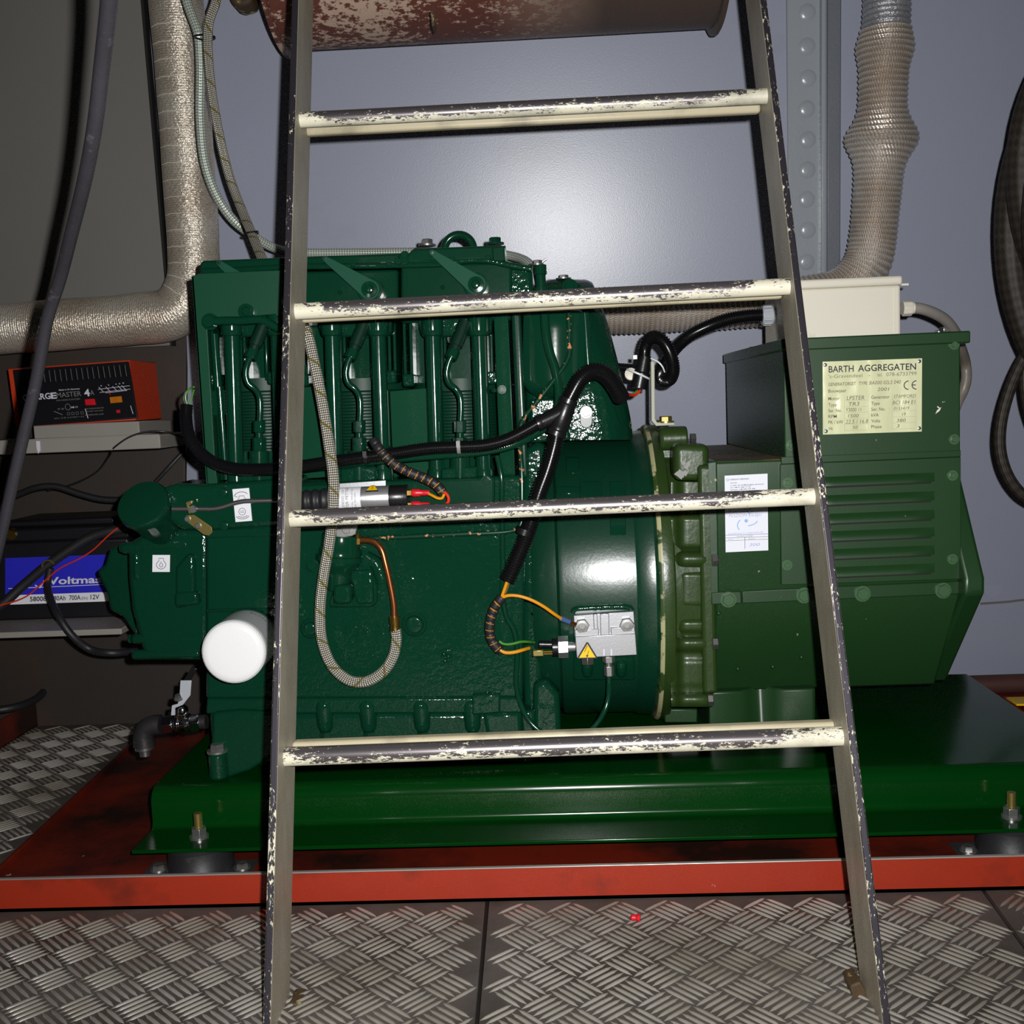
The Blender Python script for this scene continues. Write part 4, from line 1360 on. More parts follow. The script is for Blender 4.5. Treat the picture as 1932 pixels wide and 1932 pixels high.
# foot pressing under the alternator
ft = M()
prof = [(1338, 0), (1398, 0), (1416, 0.010), (1434, 0.034), (1440, 0.036), (1446, 0.034), (1462, 0.010), (1480, 0.0), (1535, 0), (1540, 0.004)]
top = [P(u, 1306 - (u - 1338) * 0.035, 1.575) + Vector((0, d, 0)) for u, d in prof]
bot = [P(u, 1428 - (u - 1338) * 0.035, 1.575) + Vector((0, min(d, 0.006), 0)) for u, d in prof]
V0 = [ft.bm.verts.new(p) for p in top]; V1 = [ft.bm.verts.new(p) for p in bot]
V2 = [ft.bm.verts.new(p + Vector((0, 0.18, 0))) for p in top]; V3 = [ft.bm.verts.new(p + Vector((0, 0.18, 0))) for p in bot]
for i in range(len(prof) - 1):
    ft.face([V0[i], V1[i], V1[i + 1], V0[i + 1]]); ft.face([V2[i], V2[i + 1], V3[i + 1], V3[i]])
    ft.face([V0[i], V0[i + 1], V2[i + 1], V2[i]]); ft.face([V1[i], V3[i], V3[i + 1], V1[i + 1]])
ft.face([V0[0], V2[0], V3[0], V1[0]]); ft.face([V0[-1], V1[-1], V3[-1], V2[-1]])
obj('mounting_foot', ft, MT['gen'], alt, bev=0.003, seg=3, angle=50)

# ================================================================== JUNCTION BOX
jb = thing('junction_box', 'cream plastic junction box on top of the alternator terminal box', 'junction box', P(1600, 630, 1.7))
Yj = 1.62
zbj = zt2 + 0.0045
ztj = P(1610, 541, Yj).z
m = M()
m.box((P(1483, 600, Yj).x, Yj, zbj), (P(1700, 600, Yj).x, Yj + 0.16, ztj))
jbody = obj('body', m, MT['cream'], jb, bev=0.004, seg=3)
m = M()
m.box((P(1479, 600, Yj).x - 0.001, Yj - 0.003, ztj), (P(1703, 600, Yj).x, Yj + 0.165, ztj + 0.013))
lidj = obj('lid', m, MT['cream'], jb, bev=0.004, seg=3)
m = M()
m.box((P(1700, 600, Yj).x, Yj - 0.004, ztj - 0.002), (P(1713, 600, Yj).x, Yj + 0.004, ztj + 0.001))
obj('lid_tab', m, MT['cream'], lidj)
m = M()
for u in (1503, 1688):
    m.bx(u, 543, u + 1.6, 627, Yj - 0.0012, 0.003)
obj('corner_seam', m, MT['cream'], jbody)
m = M()
a = P(1702, 582, 1.70)
m.cyl(a, a + Vector((0.014, 0, 0)), 0.012, n=8)
m.cyl(a + Vector((0.014, 0, 0)), a + Vector((0.018, 0, 0)), 0.009, n=16)
obj('cable_gland', m, MT['cream'], jb, bev=0.001)
m = M()
a = P(1470, 594, 1.70)
m.cyl(a, a - Vector((0.010, 0, 0)), 0.0095, n=8)
m.cyl(a - Vector((0.010, 0, 0)), a - Vector((0.026, 0, 0)), 0.0145, n=18)
for k in range(12):
    an = 2 * PI * k / 12
    c = a - Vector((0.012, 0, 0)) + Vector((0, math.cos(an), math.sin(an))) * 0.0142
    m.cyl(c, c - Vector((0.012, 0, 0)), 0.0015, n=5)
obj('conduit_gland', m, MT['greyplastic'], jb, label='grey ribbed conduit gland')
m = M()
m.tube(path([(1716, 581, 1.70), (1735, 582, 1.70), (1760, 590, 1.71), (1785, 605, 1.73), (1802, 628, 1.76), (1812, 655, 1.80), (1822, 690, 1.84), (1823, 715, 1.84), (1818, 735, 1.84), (1806, 760, 1.85), (1795, 790, 1.86)], step=0.006), 0.0085, 14)
tag(obj('grey_cable', m, MT['wire_grey']), 'grey cable curving from the junction box down behind the alternator', 'cable')
m = M()
c = P(1783, 622, 1.75)
m.box(tuple(c - Vector((0.006, 0.01, 0.004))), tuple(c + Vector((0.006, 0.01, 0.004))))
obj('cable_clip', m, MT['zinc'], alt, bev=0.001)

# ================================================================== CONDUIT AND CONNECTOR BEHIND THE ENGINE
def corr(pth, r, pitch, n=14):
    m = M()
    m.tube(pth, r, n, lambda s, i: (1.05, 1.05, 0.90, 0.90)[i % 4])
    return m
cd = thing('looped_conduit', 'black corrugated conduit looped on itself between the junction box and connector', 'conduit', P(1290, 650, 1.72))
pp_ = path([(1441, 594, 1.70), (1410, 596, 1.70), (1375, 602, 1.70), (1335, 616, 1.70), (1300, 634, 1.705), (1276, 655, 1.715), (1257, 682, 1.725), (1248, 702, 1.72), (1252, 717, 1.70), (1264, 715, 1.685), (1270, 698, 1.675), (1266, 672, 1.67), (1254, 648, 1.67), (1238, 636, 1.675), (1224, 641, 1.685), (1217, 658, 1.69), (1215, 680, 1.69)], step=0.00085)
obj('conduit', corr(pp_, 0.0098, 0.0034), MT['conduit'], cd)
m = M()
a, b = P(1217, 672, 1.69), P(1205, 733, 1.69)
d = (b - a)
m.lathe(a, d, [(0, 0.0105), (d.length * 0.5, 0.012), (d.length * 0.52, 0.0135), (d.length, 0.0125)], 10)
conn = obj('connector', m, MT['black'], cd, bev=0.001)
m = M()
c = P(1204, 706, 1.688)
m.tube([c + Vector((math.cos(t) * 0.0165, math.sin(t) * 0.016, -0.008 * math.cos(t))) for t in [2 * PI * k / 20 for k in range(21)]], 0.0016, 6)
c = P(1198, 674, 1.672)
m.box(tuple(c - Vector((0.003, 0.003, 0.003))), tuple(c + Vector((0.003, 0.003, 0.003))))
obj('zip_tie', m, MT['whiteplastic'], cd, label='white zip tie')
m = M()
m.tube(path([(1228, 676, 1.66), (1242, 683, 1.655), (1250, 692, 1.655), (1254, 702, 1.66)], step=0.003), 0.0012, 6)
obj('zip_tie', m, MT['whiteplastic'], cd, label='white zip tie')
m = M()
c = P(1190, 707, 1.70)
m.lathe(c, (0, -1, 0.2), [(0, 0.0095), (0.006, 0.0095), (0.007, 0.007)], 14)
obj('terminal', m, MT['cream'], cd)
m = M()
m.tube(corr_p := path([(1160, 692, 1.72), (1175, 693, 1.715), (1192, 694, 1.71)], step=0.00085), 0.0062, 12, lambda s, i: (1.05, 1.05, 0.9, 0.9)[i % 4])
obj('stub_conduit', m, MT['conduit'], cd)
for pts, mm, r in (([(1208, 737, 1.69), (1198, 745, 1.685), (1185, 744, 1.67), (1172, 740, 1.64)], 'wire_red', 0.0022), ([(1203, 737, 1.688), (1196, 742, 1.684), (1188, 746, 1.68), (1178, 748, 1.66)], 'wire_green', 0.0016)):
    m = M()
    m.tube(path(pts, step=0.003), r, 8)
    obj('wire', m, MT[mm], cd)

# ================================================================== ENGINE
en = thing('diesel_engine', 'glossy dark green three-cylinder diesel engine bolted to the left half of the base frame', 'engine', P(700, 1440, 1.68))
YE = 1.48
G, GC, GS, GD = MT['green'], MT['green_cast'], MT['green_sheet'], MT['green_dark']

# crankcase
m = M()
m.pp([(388, 918), (388, 1320), (986, 1318), (990, 1060), (986, 897), (700, 907)], YE, 0.40)
crank = obj('crankcase', m, GC, en, bev=0.005, seg=3)
m = M()
m.pp([(390, 1318), (984, 1316), (986, 1346), (388, 1348)], YE - 0.004, 0.40)
obj('sump_flange', m, GC, en, bev=0.003)
m = M()
m.pp([(392, 1346), (984, 1344), (996, 1438), (404, 1448)], YE + 0.004, 0.36)
sump = obj('sump', m, GC, en, bev=0.008, seg=3)
for u, extra in ((612, 0), (694, 0), (795, 0), (890, 1)):
    m = M()
    m.capsule(P(u, 1332, YE + 0.004), P(u + 2, 1368, YE + 0.006), 0.0132, 0.0115, 14)
    if extra:
        m.pp([(890, 1312), (944, 1308), (944, 1346), (890, 1350)], YE - 0.010, 0.02)
    obj('bolt_boss', m, GC, crank, bev=0.003 if extra else 0)
    m = M()
    a = P(u + 2, 1380, YE + 0.004)
    m.cyl(a, P(u + 3, 1396, YE + 0.004), 0.0085, 0.0085, 6)
    m.cyl(P(u + 3, 1396, YE + 0.004), P(u + 4, 1425, YE + 0.006), 0.012, 0.011, 12)
    obj('sump_bolt', m, G, sump)
m = M()
m.pp([(910, 1346), (984, 1343), (986, 1420), (925, 1424)], YE - 0.004, 0.02)
obj('sump_pad', m, GC, sump, bev=0.006)

# front cover, cast details
m = M()
m.pp([(556, 916), (700, 909), (934, 900), (934, 984), (556, 1000)], YE - 0.007, 0.012)
cov = obj('tappet_cover', m, G, en, bev=0.004, seg=3)
hexbolt(cov, P(918, 908, YE - 0.007), (0, -1, 0), 0.0055, 0.004, G, 1.4)
m = M()
m.pp([(388, 1000), (545, 994), (545, 1010), (388, 1016)], YE - 0.003, 0.01)
m.pp([(388, 1150), (556, 1146), (556, 1152), (388, 1156)], YE - 0.003, 0.01)
m.pp([(545, 1010), (552, 1010), (556, 1146), (549, 1146)], YE - 0.003, 0.01)
obj('cast_ribs', m, GC, crank, bev=0.002)
for u, v, r in ((782, 1178, 17), (586, 1186, 13)):
    m = M()
    c = P(u, v, YE)
    m.lathe(c, (0, -1, 0), [(-0.002, (r + 9) * px(YE)), (0.002, (r + 6) * px(YE)), (0.0032, (r + 2) * px(YE)), (0.0018, r * px(YE)), (0.0045, (r - 1.5) * px(YE)), (0.005, (r - 4) * px(YE))], 28)
    obj('core_plug', m, G, crank, angle=60)
lc = Lab(P(640, 1180, YE), P(740, 1175, YE), P(640, 1280, YE))
m = M()
def raised(m, L, txt, x0, x1, b, c):
    vs, fs, gx, gw = glyphs(txt, 0.012)
    k = c / 0.7
    V0 = [m.bm.verts.new(L.at(x0 + (v.x - gx) / gw * (x1 - x0), b - v.y * k, 0.0022)) for v in vs]
    V1 = [m.bm.verts.new(L.at(x0 + (v.x - gx) / gw * (x1 - x0), b - v.y * k, -0.002)) for v in vs]
    ed = {}
    for f in fs:
        m.face([V0[i] for i in f])
        for i in range(len(f)):
            e = (f[i], f[(i + 1) % len(f)])
            ed[e] = 1
    for (a, b_) in ed:
        if (b_, a) not in ed:
            m.face([V0[a], V1[a], V1[b_], V0[b_]])
raised(m, lc, '12B 13', 0.10, 0.95, 0.23, 0.20)
raised(m, lc, '317-305', -0.06, 1.0, 0.78, 0.20)
raised(m, lc, 'LPW', 0.40, 0.66, 0.98, 0.08)
obj('cast_lettering', m, GC, crank, smooth=False)
m = M()
m.pp([(832, 1226), (852, 1225), (852, 1255), (832, 1256)], YE - 0.003, 0.006)
m.ball(P(838, 1234, YE - 0.003), 0.004, n=8); m.ball(P(846, 1238, YE - 0.003), 0.004, n=8); m.ball(P(840, 1247, YE - 0.003), 0.004, n=8)
obj('cast_badge', m, GC, crank, bev=0.001)

# fuel lift pump
m = M()
m.pp([(640, 1062), (700, 1060), (712, 1078), (712, 1138), (700, 1147), (618, 1148)], YE - 0.006, 0.012)
m.pp([(655, 1076), (704, 1074), (706, 1140), (672, 1142)], YE - 0.010, 0.012)
lp_ = obj('fuel_lift_pump', m, GC, en, bev=0.005, seg=3)
m = M()
c = P(645, 1008, YE - 0.014)
m.lathe(c, P(640, 1085, YE - 0.014) - c, [(0, 0.026), (0.018, 0.027), (0.020, 0.029), (0.028, 0.029), (0.0285, 0.0325), (0.035, 0.0325), (0.0355, 0.029), (0.043, 0.026), (0.050, 0.018), (0.058, 0.016), (0.076, 0.015)], 24)
obj('pump_body', m, G, lp_, angle=45)
m = M()
m.bx(628, 1104, 662, 1140, YE - 0.034, 0.03)
obj('pump_base', m, G, lp_, bev=0.005)
for u, v in ((590, 1066), (690, 1058)):
    hexbolt(lp_, P(u, v, YE - 0.016), (0, -1, 0), 0.007, 0.005, G, 1.3)
m = M()
m.tube(path([(690, 1052), (708, 1062), (718, 1080), (722, 1100)], YE - 0.006, 0.004), 0.010, 10)
obj('cast_rib', m, GC, lp_)

# feet
for (u, v0, v1, r0, ub, ra) in ((410, 1418, 1466, 19, 410, 17), (990, 1404, 1458, 17, 985, 15)):
    m = M()
    Y = 1.462 if u < 500 else 1.50
    a, b = P(u, v0, Y), P(u, v1, Y)
    a.x = b.x = P(u, v0, Y).x
    b.z = 0.1015
    m.lathe(b, (0, 0, 1), [(0, r0 * px(Y)), (a.z - b.z, (r0 - 1.5) * px(Y))], 20)
    if u < 500:
        m.pp([(400, 1345), (452, 1340), (540, 1345), (540, 1412), (470, 1455), (425, 1470), (396, 1468)], Y + 0.006, 0.06)
    else:
        m.pp([(955, 1345), (1010, 1340), (1010, 1455), (975, 1462)], Y + 0.004, 0.06)
    obj('foot', m, GC, en, bev=0.005, seg=3)
    hexbolt(en, a, (0, 0, 1), 0.0098, 0.0105, MT['zinc'], 1.45)

# timing gear cover at left
m = M()
m.pp([(238, 1026), (268, 1010), (330, 998), (394, 1000), (394, 1238), (300, 1242), (268, 1234), (258, 1196), (246, 1150), (240, 1092)], 1.505, 0.10)
tc_ = obj('gear_cover', m, GC, en, bev=0.009, seg=3)
m = M()
m.pp([(181, 1076), (196, 1068), (205, 1035), (222, 1030), (262, 1028), (262, 1212), (232, 1166), (206, 1152), (200, 1118), (190, 1098)], 1.60, 0.14)
obj('rear_gear_case', m, GC, en, bev=0.006, seg=3)
m = M()
m.pp([(262, 1208), (394, 1208), (394, 1246), (292, 1246), (270, 1236)], 1.52, 0.08)
m.pp([(330, 1072), (352, 1045), (366, 1046), (368, 1120), (352, 1145), (330, 1150)], 1.498, 0.02)
m.pp([(328, 1118), (372, 1116), (376, 1142), (328, 1146)], 1.494, 0.02)
obj('cover_ribs', m, GC, tc_, bev=0.006, seg=3)
for v in (1205, 1235):
    m = M()
    m.capsule(P(258, v, 1.512), P(372, v - 3, 1.512), 0.0075, n=12)
    obj('bolt_boss', m, GC, tc_)
m = M()
m.capsule(P(238, 1034, 1.512), P(350, 1026, 1.512), 0.0085, n=12)
m.capsule(P(258, 1048, 1.508), P(259, 1088, 1.508), 0.0055, n=10)
obj('bolt_boss', m, GC, tc_)
for u, v in ((250, 1205), (234, 1034)):
    hexbolt(tc_, P(u, v, 1.512), (-1, 0, 0), 0.0065, 0.005, G, 0)

# governor housing with tilted round cap
c = P(268, 949, 1.462)
ax = Vector((-0.10, -0.80, 0.60)).normalized()
m = M()
m.lathe(c - ax * 0.075, ax, [(0, 0.024), (0.03, 0.030), (0.055, 0.0335), (0.064, 0.0362), (0.072, 0.0362), (0.0745, 0.0345), (0.075, 0.031)], 40)
obj('governor_housing', m, G, en, angle=45)
m = M()
m.pp([(296, 922), (330, 912), (390, 914), (560, 901), (560, 992), (395, 1002), (340, 1000), (300, 970)], 1.476, 0.08)
gb = obj('governor_body', m, GC, en, bev=0.008, seg=3)
for u, v in ((421, 930), (423, 992)):
    m = M()
    m.lathe(P(u, v, 1.476), (0, -1, 0), [(0, 0.0068), (0.003, 0.0062), (0.004, 0.003)], 14)
    obj('plug', m, G, gb)
# stop linkage
m = M()
m.tube(path([(325, 960), (352, 960), (385, 960), (402, 960), (418, 957), (440, 950), (458, 946), (480, 945), (524, 944)], 1.468, 0.004), 0.0032, 12)
link = obj('stop_rod', m, MT['steel'], en, label='bare steel stop linkage rod')
m = M()
m.pp([(351, 972), (366, 971), (399, 994), (401, 1004), (394, 1011), (384, 1009), (350, 983)], 1.472, 0.0025)
m.pp([(350, 948), (361, 944), (363, 950), (356, 954), (360, 968), (356, 970)], 1.464, 0.006)
obj('stop_lever', m, MT['zinc_yellow'], en, bev=0.0006, label='yellow zinc stop lever plate')
hexbolt(link, P(366, 960, 1.468), (0, -1, 0), 0.0058, 0.006, MT['zinc'], 0)
for u, v in ((354, 979), (374, 992)):
    m = M()
    m.lathe(P(u, v, 1.472), (0, -1, 0), [(0, 0.0042), (0.002, 0.0042), (0.003, 0.003)], 12)
    obj('screw', m, MT['zinc'], link)

# symbol stickers
def symbol(L, m, kind):
    if kind == 'oil':
        eng = [(0.36, 0.20), (0.64, 0.20), (0.64, 0.34), (0.72, 0.44), (0.78, 0.55), (0.74, 0.70), (0.62, 0.80), (0.48, 0.83), (0.34, 0.78), (0.25, 0.68), (0.23, 0.54), (0.29, 0.43), (0.38, 0.34)]
        L.line(m, eng, 0.0007, True)
        L.line(m, [(0.50, 0.40), (0.56, 0.52), (0.60, 0.62), (0.55, 0.70), (0.48, 0.71), (0.41, 0.66), (0.42, 0.56)], 0.0007, True)
st = Lab(P(288, 1047, 1.4945), P(321, 1047, 1.4945), P(287.5, 1079, 1.4945))
m = M(); st.plate(m, 0.0006)
s_ = obj('oil_sticker', m, MT['sticker'], en, label='white sticker with an oil drop symbol')
m = M(); symbol(st, m, 'oil')
obj('oil_symbol', m, MT['ink'], s_)
st = Lab(P(438.5, 923, 1.4752), P(470, 920.5, 1.4752), P(444.5, 985, 1.4752))
m = M(); st.plate(m, 0.0006)
s_ = obj('start_stop_sticker', m, MT['sticker'], en, label='white sticker with engine start and stop symbols')
m = M()
arc = [(0.50 + 0.42 * math.cos(a), 0.24 + 0.14 * math.sin(a)) for a in [-PI * 0.95 + PI * 0.80 * k / 10 for k in range(11)]]
st.line(m, arc, 0.0007)
st.line(m, [(0.20, 0.14), (0.08, 0.21), (0.26, 0.25)], 0.0007)
st.line(m, [(0.36, 0.22), (0.66, 0.22), (0.66, 0.27), (0.74, 0.32), (0.76, 0.38)], 0.0006)
st.line(m, [(0.36, 0.22), (0.36, 0.27), (0.28, 0.32), (0.26, 0.38)], 0.0006)
st.text(m, 'STOP', 0.36, 0.66, 0.365, 0.035)
st.line(m, [(0.46 + 0.20 * math.cos(a), 0.70 + 0.105 * math.sin(a)) for a in [2 * PI * k / 18 for k in range(18)]], 0.0006, True)
st.line(m, [(0.34, 0.68), (0.58, 0.68)], 0.0005)
st.line(m, [(0.34, 0.72), (0.58, 0.72)], 0.0005)
st.line(m, [(0.46 + 0.40 * math.cos(a), 0.80 + 0.12 * math.sin(a)) for a in [PI * 0.1 + PI * 0.8 * k / 10 for k in range(11)]], 0.0007)
st.line(m, [(0.46 + 0.30 * math.cos(a), 0.80 + 0.07 * math.sin(a)) for a in [PI * 0.1 + PI * 0.8 * k / 10 for k in range(11)]], 0.0007)
obj('engine_symbols', m, MT['ink'], s_)

# oil filter
ca, cb = P(440, 1231, 1.385), P(468, 1205, 1.475)
rf_ = 62 * px(1.385)
m = M()
m.lathe(ca, cb - ca, [(0.004, rf_), (0.075, rf_), (0.085, rf_ * 1.0), (0.092, rf_ * 0.9)], 48)
of = obj('oil_filter', m, MT['filter_side'], en, label='white spin-on oil filter')
m = M()
m.lathe(ca, ca - cb, [(-0.012, rf_ * 1.004), (-0.006, rf_ * 1.002), (-0.0015, rf_ * 0.975), (0.001, rf_ * 0.92), (0.0022, rf_ * 0.75), (0.0026, rf_ * 0.3), (0.0026, 0.0005)], 48)
obj('domed_end', m, MT['white'], of, angle=60)
m = M()
m.lathe(cb, cb - ca, [(-0.004, rf_ * 1.02), (0.001, rf_ * 1.03), (0.006, rf_ * 1.0)], 40)
obj('base_ring', m, G, of)
m = M()
d = (cb - ca).normalized()
e1 = d.cross(Vector((0, 0, 1))).normalized(); e2 = e1.cross(d)
vs, fs, gx, gw = glyphs('LPW - 85370', 0.01)
def onf(x, y):
    a = math.radians(118) - (x / gw) * math.radians(78)
    return ca + d * (0.062 - y * 0.010) + (e1 * math.cos(a) * 1 + e2 * math.sin(a)) * (rf_ + 0.0003)
V = [m.bm.verts.new(onf(v.x - gx, -v.y)) for v in vs]
for f in fs:
    m.face([V[i] for i in f])
obj('filter_lettering', m, MT['print_grey'], of)

# ---------------------------------------------------------------- cylinders, heads, top
HX = [(380, 552), (557, 751), (756, 966)]
for i, (u0, u1) in enumerate(HX):
    cu = (487, 676, 866)[i]
    # finned barrel
    m = M()
    a = P(cu, 906, 1.655)
    zt_h = P(cu, 716, 1.655).z
    x = P(cu, 800, 1.60).x
    prof = []
    zz = a.z
    k = 0
    while zz < zt_h - 0.02:
        prof += [(zz - a.z, 0.058), (zz - a.z + 0.0022, 0.058), (zz - a.z + 0.0026, 0.0695), (zz - a.z + 0.0032, 0.0700), (zz - a.z + 0.0038, 0.0695), (zz - a.z + 0.0042, 0.058)]
        zz += 0.0046
    prof += [(zz - a.z, 0.071), (zt_h - a.z, 0.071)]
    m.lathe((x, 1.655, a.z), (0, 0, 1), prof, 40)
    obj('finned_barrel', m, MT['green_fin'], en, angle=30)
    # head with vertical fins
    m = M()
    m.pp([(u0, 512 if i < 2 else 500), (u1, 508 if i < 2 else 493), (u1, 604), (u0, 610)], 1.536, 0.31)
    m.pp([(u0 + 2, 606), (u1 - 2, 600), (u1 - 2, 724), (u0 + 2, 728)], 1.600, 0.2)
    hd = obj('cylinder_head', m, G, en, bev=0.004, seg=2)
    for uf in (u0 + 6, u0 + 18, u1 - 52, u1 - 40, u1 - 29, u1 - 18, u1 - 8, cu - 28, cu + 30):
        m = M()
        m.pp([(uf - 3, 608), (uf + 3, 608), (uf + 6, 716), (uf, 718)], 1.562, 0.05)
        obj('head_fin', m, G, hd, bev=0.0016, seg=3)
    m = M()
    m.pp([(u1 - 50, 702), (u1 - 4, 698), (u1 - 3, 722), (u1 - 48, 726)], 1.548, 0.05)
    obj('fin_clamp', m, GC, hd, bev=0.003)
    m = M()
    m.pp([(u0 + 2, 706), (u0 + 24, 705), (u0 + 25, 728), (u0 + 4, 730)], 1.548, 0.05)
    obj('fin_clamp', m, GC, hd, bev=0.003)
    hexbolt(hd, P(u1 - 34, 732, 1.556), (0, 0, -1), 0.005, 0.006, G, 0)
    # pushrod tubes
    for ut, ub in ((cu - 50, cu - 41), (cu + 37, cu + 47)):
        m = M()
        yt = 1.520
        p0, p1 = P(ut, 612, yt), P(ub, 905, yt)
        m.tube([p0 + (p1 - p0) * k / 6 for k in range(7)], 15 * px(yt), 20)
        pt = obj('pushrod_tube', m, G, en)
        m = M()
        dd = (p1 - p0).normalized()
        m.lathe(p0 - dd * 0.022, dd, [(0, 0.014), (0.006, 0.0152), (0.030, 0.0152), (0.036, 0.0145), (0.0385, 0.012)], 20)
        obj('tube_collar', m, G, pt, angle=50)
        m = M()
        m.lathe(P(ub, 884, yt), dd, [(0, 0.0125), (0.004, 0.0135), (0.020, 0.0140)], 18)
        obj('tube_base', m, G, pt)
    # rocker shaft boss row and cover plate between the collars
    m = M()
    m.pp([(cu - 84, 590), (cu + 64, 584), (cu + 62, 632), (cu - 70, 638)], 1.532, 0.05)
    obj('tube_gallery', m, GC, en, bev=0.006, seg=3)
    # injector and high-pressure pipe
    m = M()
    a, b = P(cu + 12, 608, 1.515), P(cu - 12, 668, 1.500)
    m.lathe(a, b - a, [(0, 0.0092), ((b - a).length * 0.75, 0.0092), ((b - a).length * 0.76, 0.0075), ((b - a).length, 0.0075)], 16)
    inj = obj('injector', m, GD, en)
    m = M()
    d = (b - a).normalized()
    m.cyl(b - d * 0.006, b + d * 0.007, 0.0088, n=6)
    obj('injector_nut', m, G, inj, bev=0.0008)
    m = M()
    m.tube(path([(cu - 14, 672, 1.497), (cu - 21, 690, 1.497), (cu - 23, 708, 1.497), (cu - 18, 724, 1.498), (cu - 6, 734, 1.50), (cu + 2, 748, 1.50), (cu + 4, 768, 1.50), (cu + 3, 796, 1.50)], step=0.003), 0.0042, 12)
    obj('injector_pipe', m, G, inj)
    m = M()
    x_, z_ = P(cu + 1, 806, 1.50), P(cu + 1, 870, 1.50)
    m.cyl(P(cu + 2, 794, 1.50), P(cu + 2, 816, 1.50), 0.0088, n=6, rot=0.5)
    m.cyl(P(cu + 2, 816, 1.50), P(cu + 2, 826, 1.50), 0.0052, n=12)
    m.cyl(P(cu + 2, 825, 1.50), P(cu + 2, 852, 1.50), 0.0100, n=6, rot=0.5)
    m.cyl(P(cu + 2, 850, 1.50), P(cu + 2, 905, 1.50), 0.0135, n=16)
    fp_ = obj('fuel_pump_element', m, G, en, bev=0.0008)
    m = M()
    m.pp([(cu - 34, 884), (cu + 34, 880), (cu + 34, 908), (cu - 34, 912)], 1.488, 0.05)
    obj('pump_flange', m, GC, fp_, bev=0.003)
    for s in (-24, 24):
        m = M()
        m.cyl(P(cu + s, 866, 1.505), P(cu + s, 888, 1.505), 0.0055, n=6)
        m.cyl(P(cu + s, 852, 1.505), P(cu + s, 868, 1.505), 0.0032, n=8)
        obj('stud_nut', m, G, fp_)
    # decompression lever
    pu, pv = ((495, 559), (697, 546), (898, 537))[i]
    tu, tv = ((413, 496), (613, 488), (815, 476))[i]
    m = M()
    ang = math.atan2(tv - pv, tu - pu)
    out = []
    for k in range(13):
        a_ = ang + PI / 2 + PI * k / 12
        out.append((pu + 19 * math.cos(a_), pv + 19 * math.sin(a_)))
    for k in range(7):
        a_ = ang - PI / 2 + PI * k / 6
        out.append((tu + 5.5 * math.cos(a_), tv + 5.5 * math.sin(a_)))
    m.pp(out, 1.512, 0.003)
    lev = obj('decompression_lever', m, MT['green_lever'], en, bev=0.0006)
    m = M()
    c = P(pu, pv, 1.512)
    m.lathe(c + Vector((0, 0.03, 0)), (0, -1, 0), [(0, 0.017), (0.026, 0.017), (0.0262, 0.0145), (0.029, 0.0145)], 28)
    obj('lever_boss', m, G, lev)
    m = M()
    m.lathe(c, (0, -1, 0), [(0, 0.0112), (0.003, 0.0108), (0.0035, 0.006), (0.0025, 0.0055), (0.006, 0.0052), (0.0066, 0.003)], 24)
    obj('lever_nut', m, G, lev, angle=30)
    m = M()
    m.lathe(P(tu, tv, 1.512), (0, -1, 0), [(0, 0.0026), (0.0006, 0.0024), (0.0007, 0.0012)], 12)
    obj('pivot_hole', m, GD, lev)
    # small cover screws
    for u, v in (((386, 650 - 50), (588, 553), (836, 541))[i],):
        pass
for u, v in ((641, 552), (835, 542), (438, 548)):
    m = M()
    m.ball(P(u, v, 1.535), 0.0032, n=8)
    obj('pin', m, G, en)

# flat cowling panels between the barrels
for pts in ([(540, 732), (612, 728), (620, 900), (548, 905)], [(735, 738), (806, 732), (812, 896), (742, 900)]):
    m = M()
    m.prism([P(*pts[0], 1.566), P(*pts[1], 1.552), P(*pts[2], 1.552), P(*pts[3], 1.566)], (0, 0.003, 0))
    obj('baffle_panel', m, GS, en, bev=0.001)

# rocker covers
m = M()
m.pp([(376, 496), (384, 491), (544, 485), (762, 477), (762, 498), (544, 505), (376, 516)], 1.528, 0.29)
rc = obj('rocker_cover', m, G, en, bev=0.004, seg=3)
m = M()
m.pp([(762, 486), (778, 470), (790, 468), (950, 462), (950, 490), (762, 498)], 1.520, 0.30)
rc2 = obj('rocker_cover', m, G, en, bev=0.004, seg=3)
m = M()
m.pp([(928, 466), (952, 464), (953, 492), (930, 493)], 1.512, 0.06)
obj('cover_clamp', m, G, rc2, bev=0.002)
m = M()
m.tube(path([(384, 512), (470, 508), (560, 503), (660, 502), (760, 500), (830, 498), (880, 492), (920, 492), (960, 500), (1004, 508)], 1.524, 0.006), 0.0042, 10, lambda s, i: 1 + 0.12 * noise.noise(Vector((s * 90, 0, 0))))
obj('cover_gasket', m, GC, en)
for u, v, Y, r in ((934, 461, 1.60, 0.0088), (806, 464, 1.62, 0.0085)):
    hexbolt(rc2, P(u, v, Y), (0, 0, 1), r, 0.009, MT['zinc'] if u < 900 else G, 1.5)
m = M()
m.pp([(914, 468), (954, 463), (954, 471), (914, 474)], 1.585, 0.03)
obj('cover_washer', m, G, rc2, bev=0.001)
m = M()
Y = 1.68
m.tube([P(866 + 27 * math.cos(a), 470 - 27 * math.sin(a), Y) for a in [-0.15 * PI + 1.3 * PI * k / 24 for k in range(25)]], 0.0062, 12)
obj('lifting_eye', m, G, en)
for u in (840, 893):
    pass
for u0, v0 in ((764, 482), (752, 494)):
    hexbolt(rc, P(u0, v0, 1.522), (0, -1, 0), 0.0048, 0.005, G, 1.3)
m = M()
m.pp([(750, 478), (772, 476), (772, 500), (750, 502)], 1.518, 0.02)
obj('cover_joint', m, GC, en, bev=0.004)
# small clips along the gasket line
for u, v in ((665, 500), (733, 498), (815, 488), (852, 489), (920, 486)):
    m = M()
    m.bx(u - 5, v - 4, u + 6, v + 3, 1.515, 0.012)
    obj('cover_clip', m, G, en, bev=0.001)

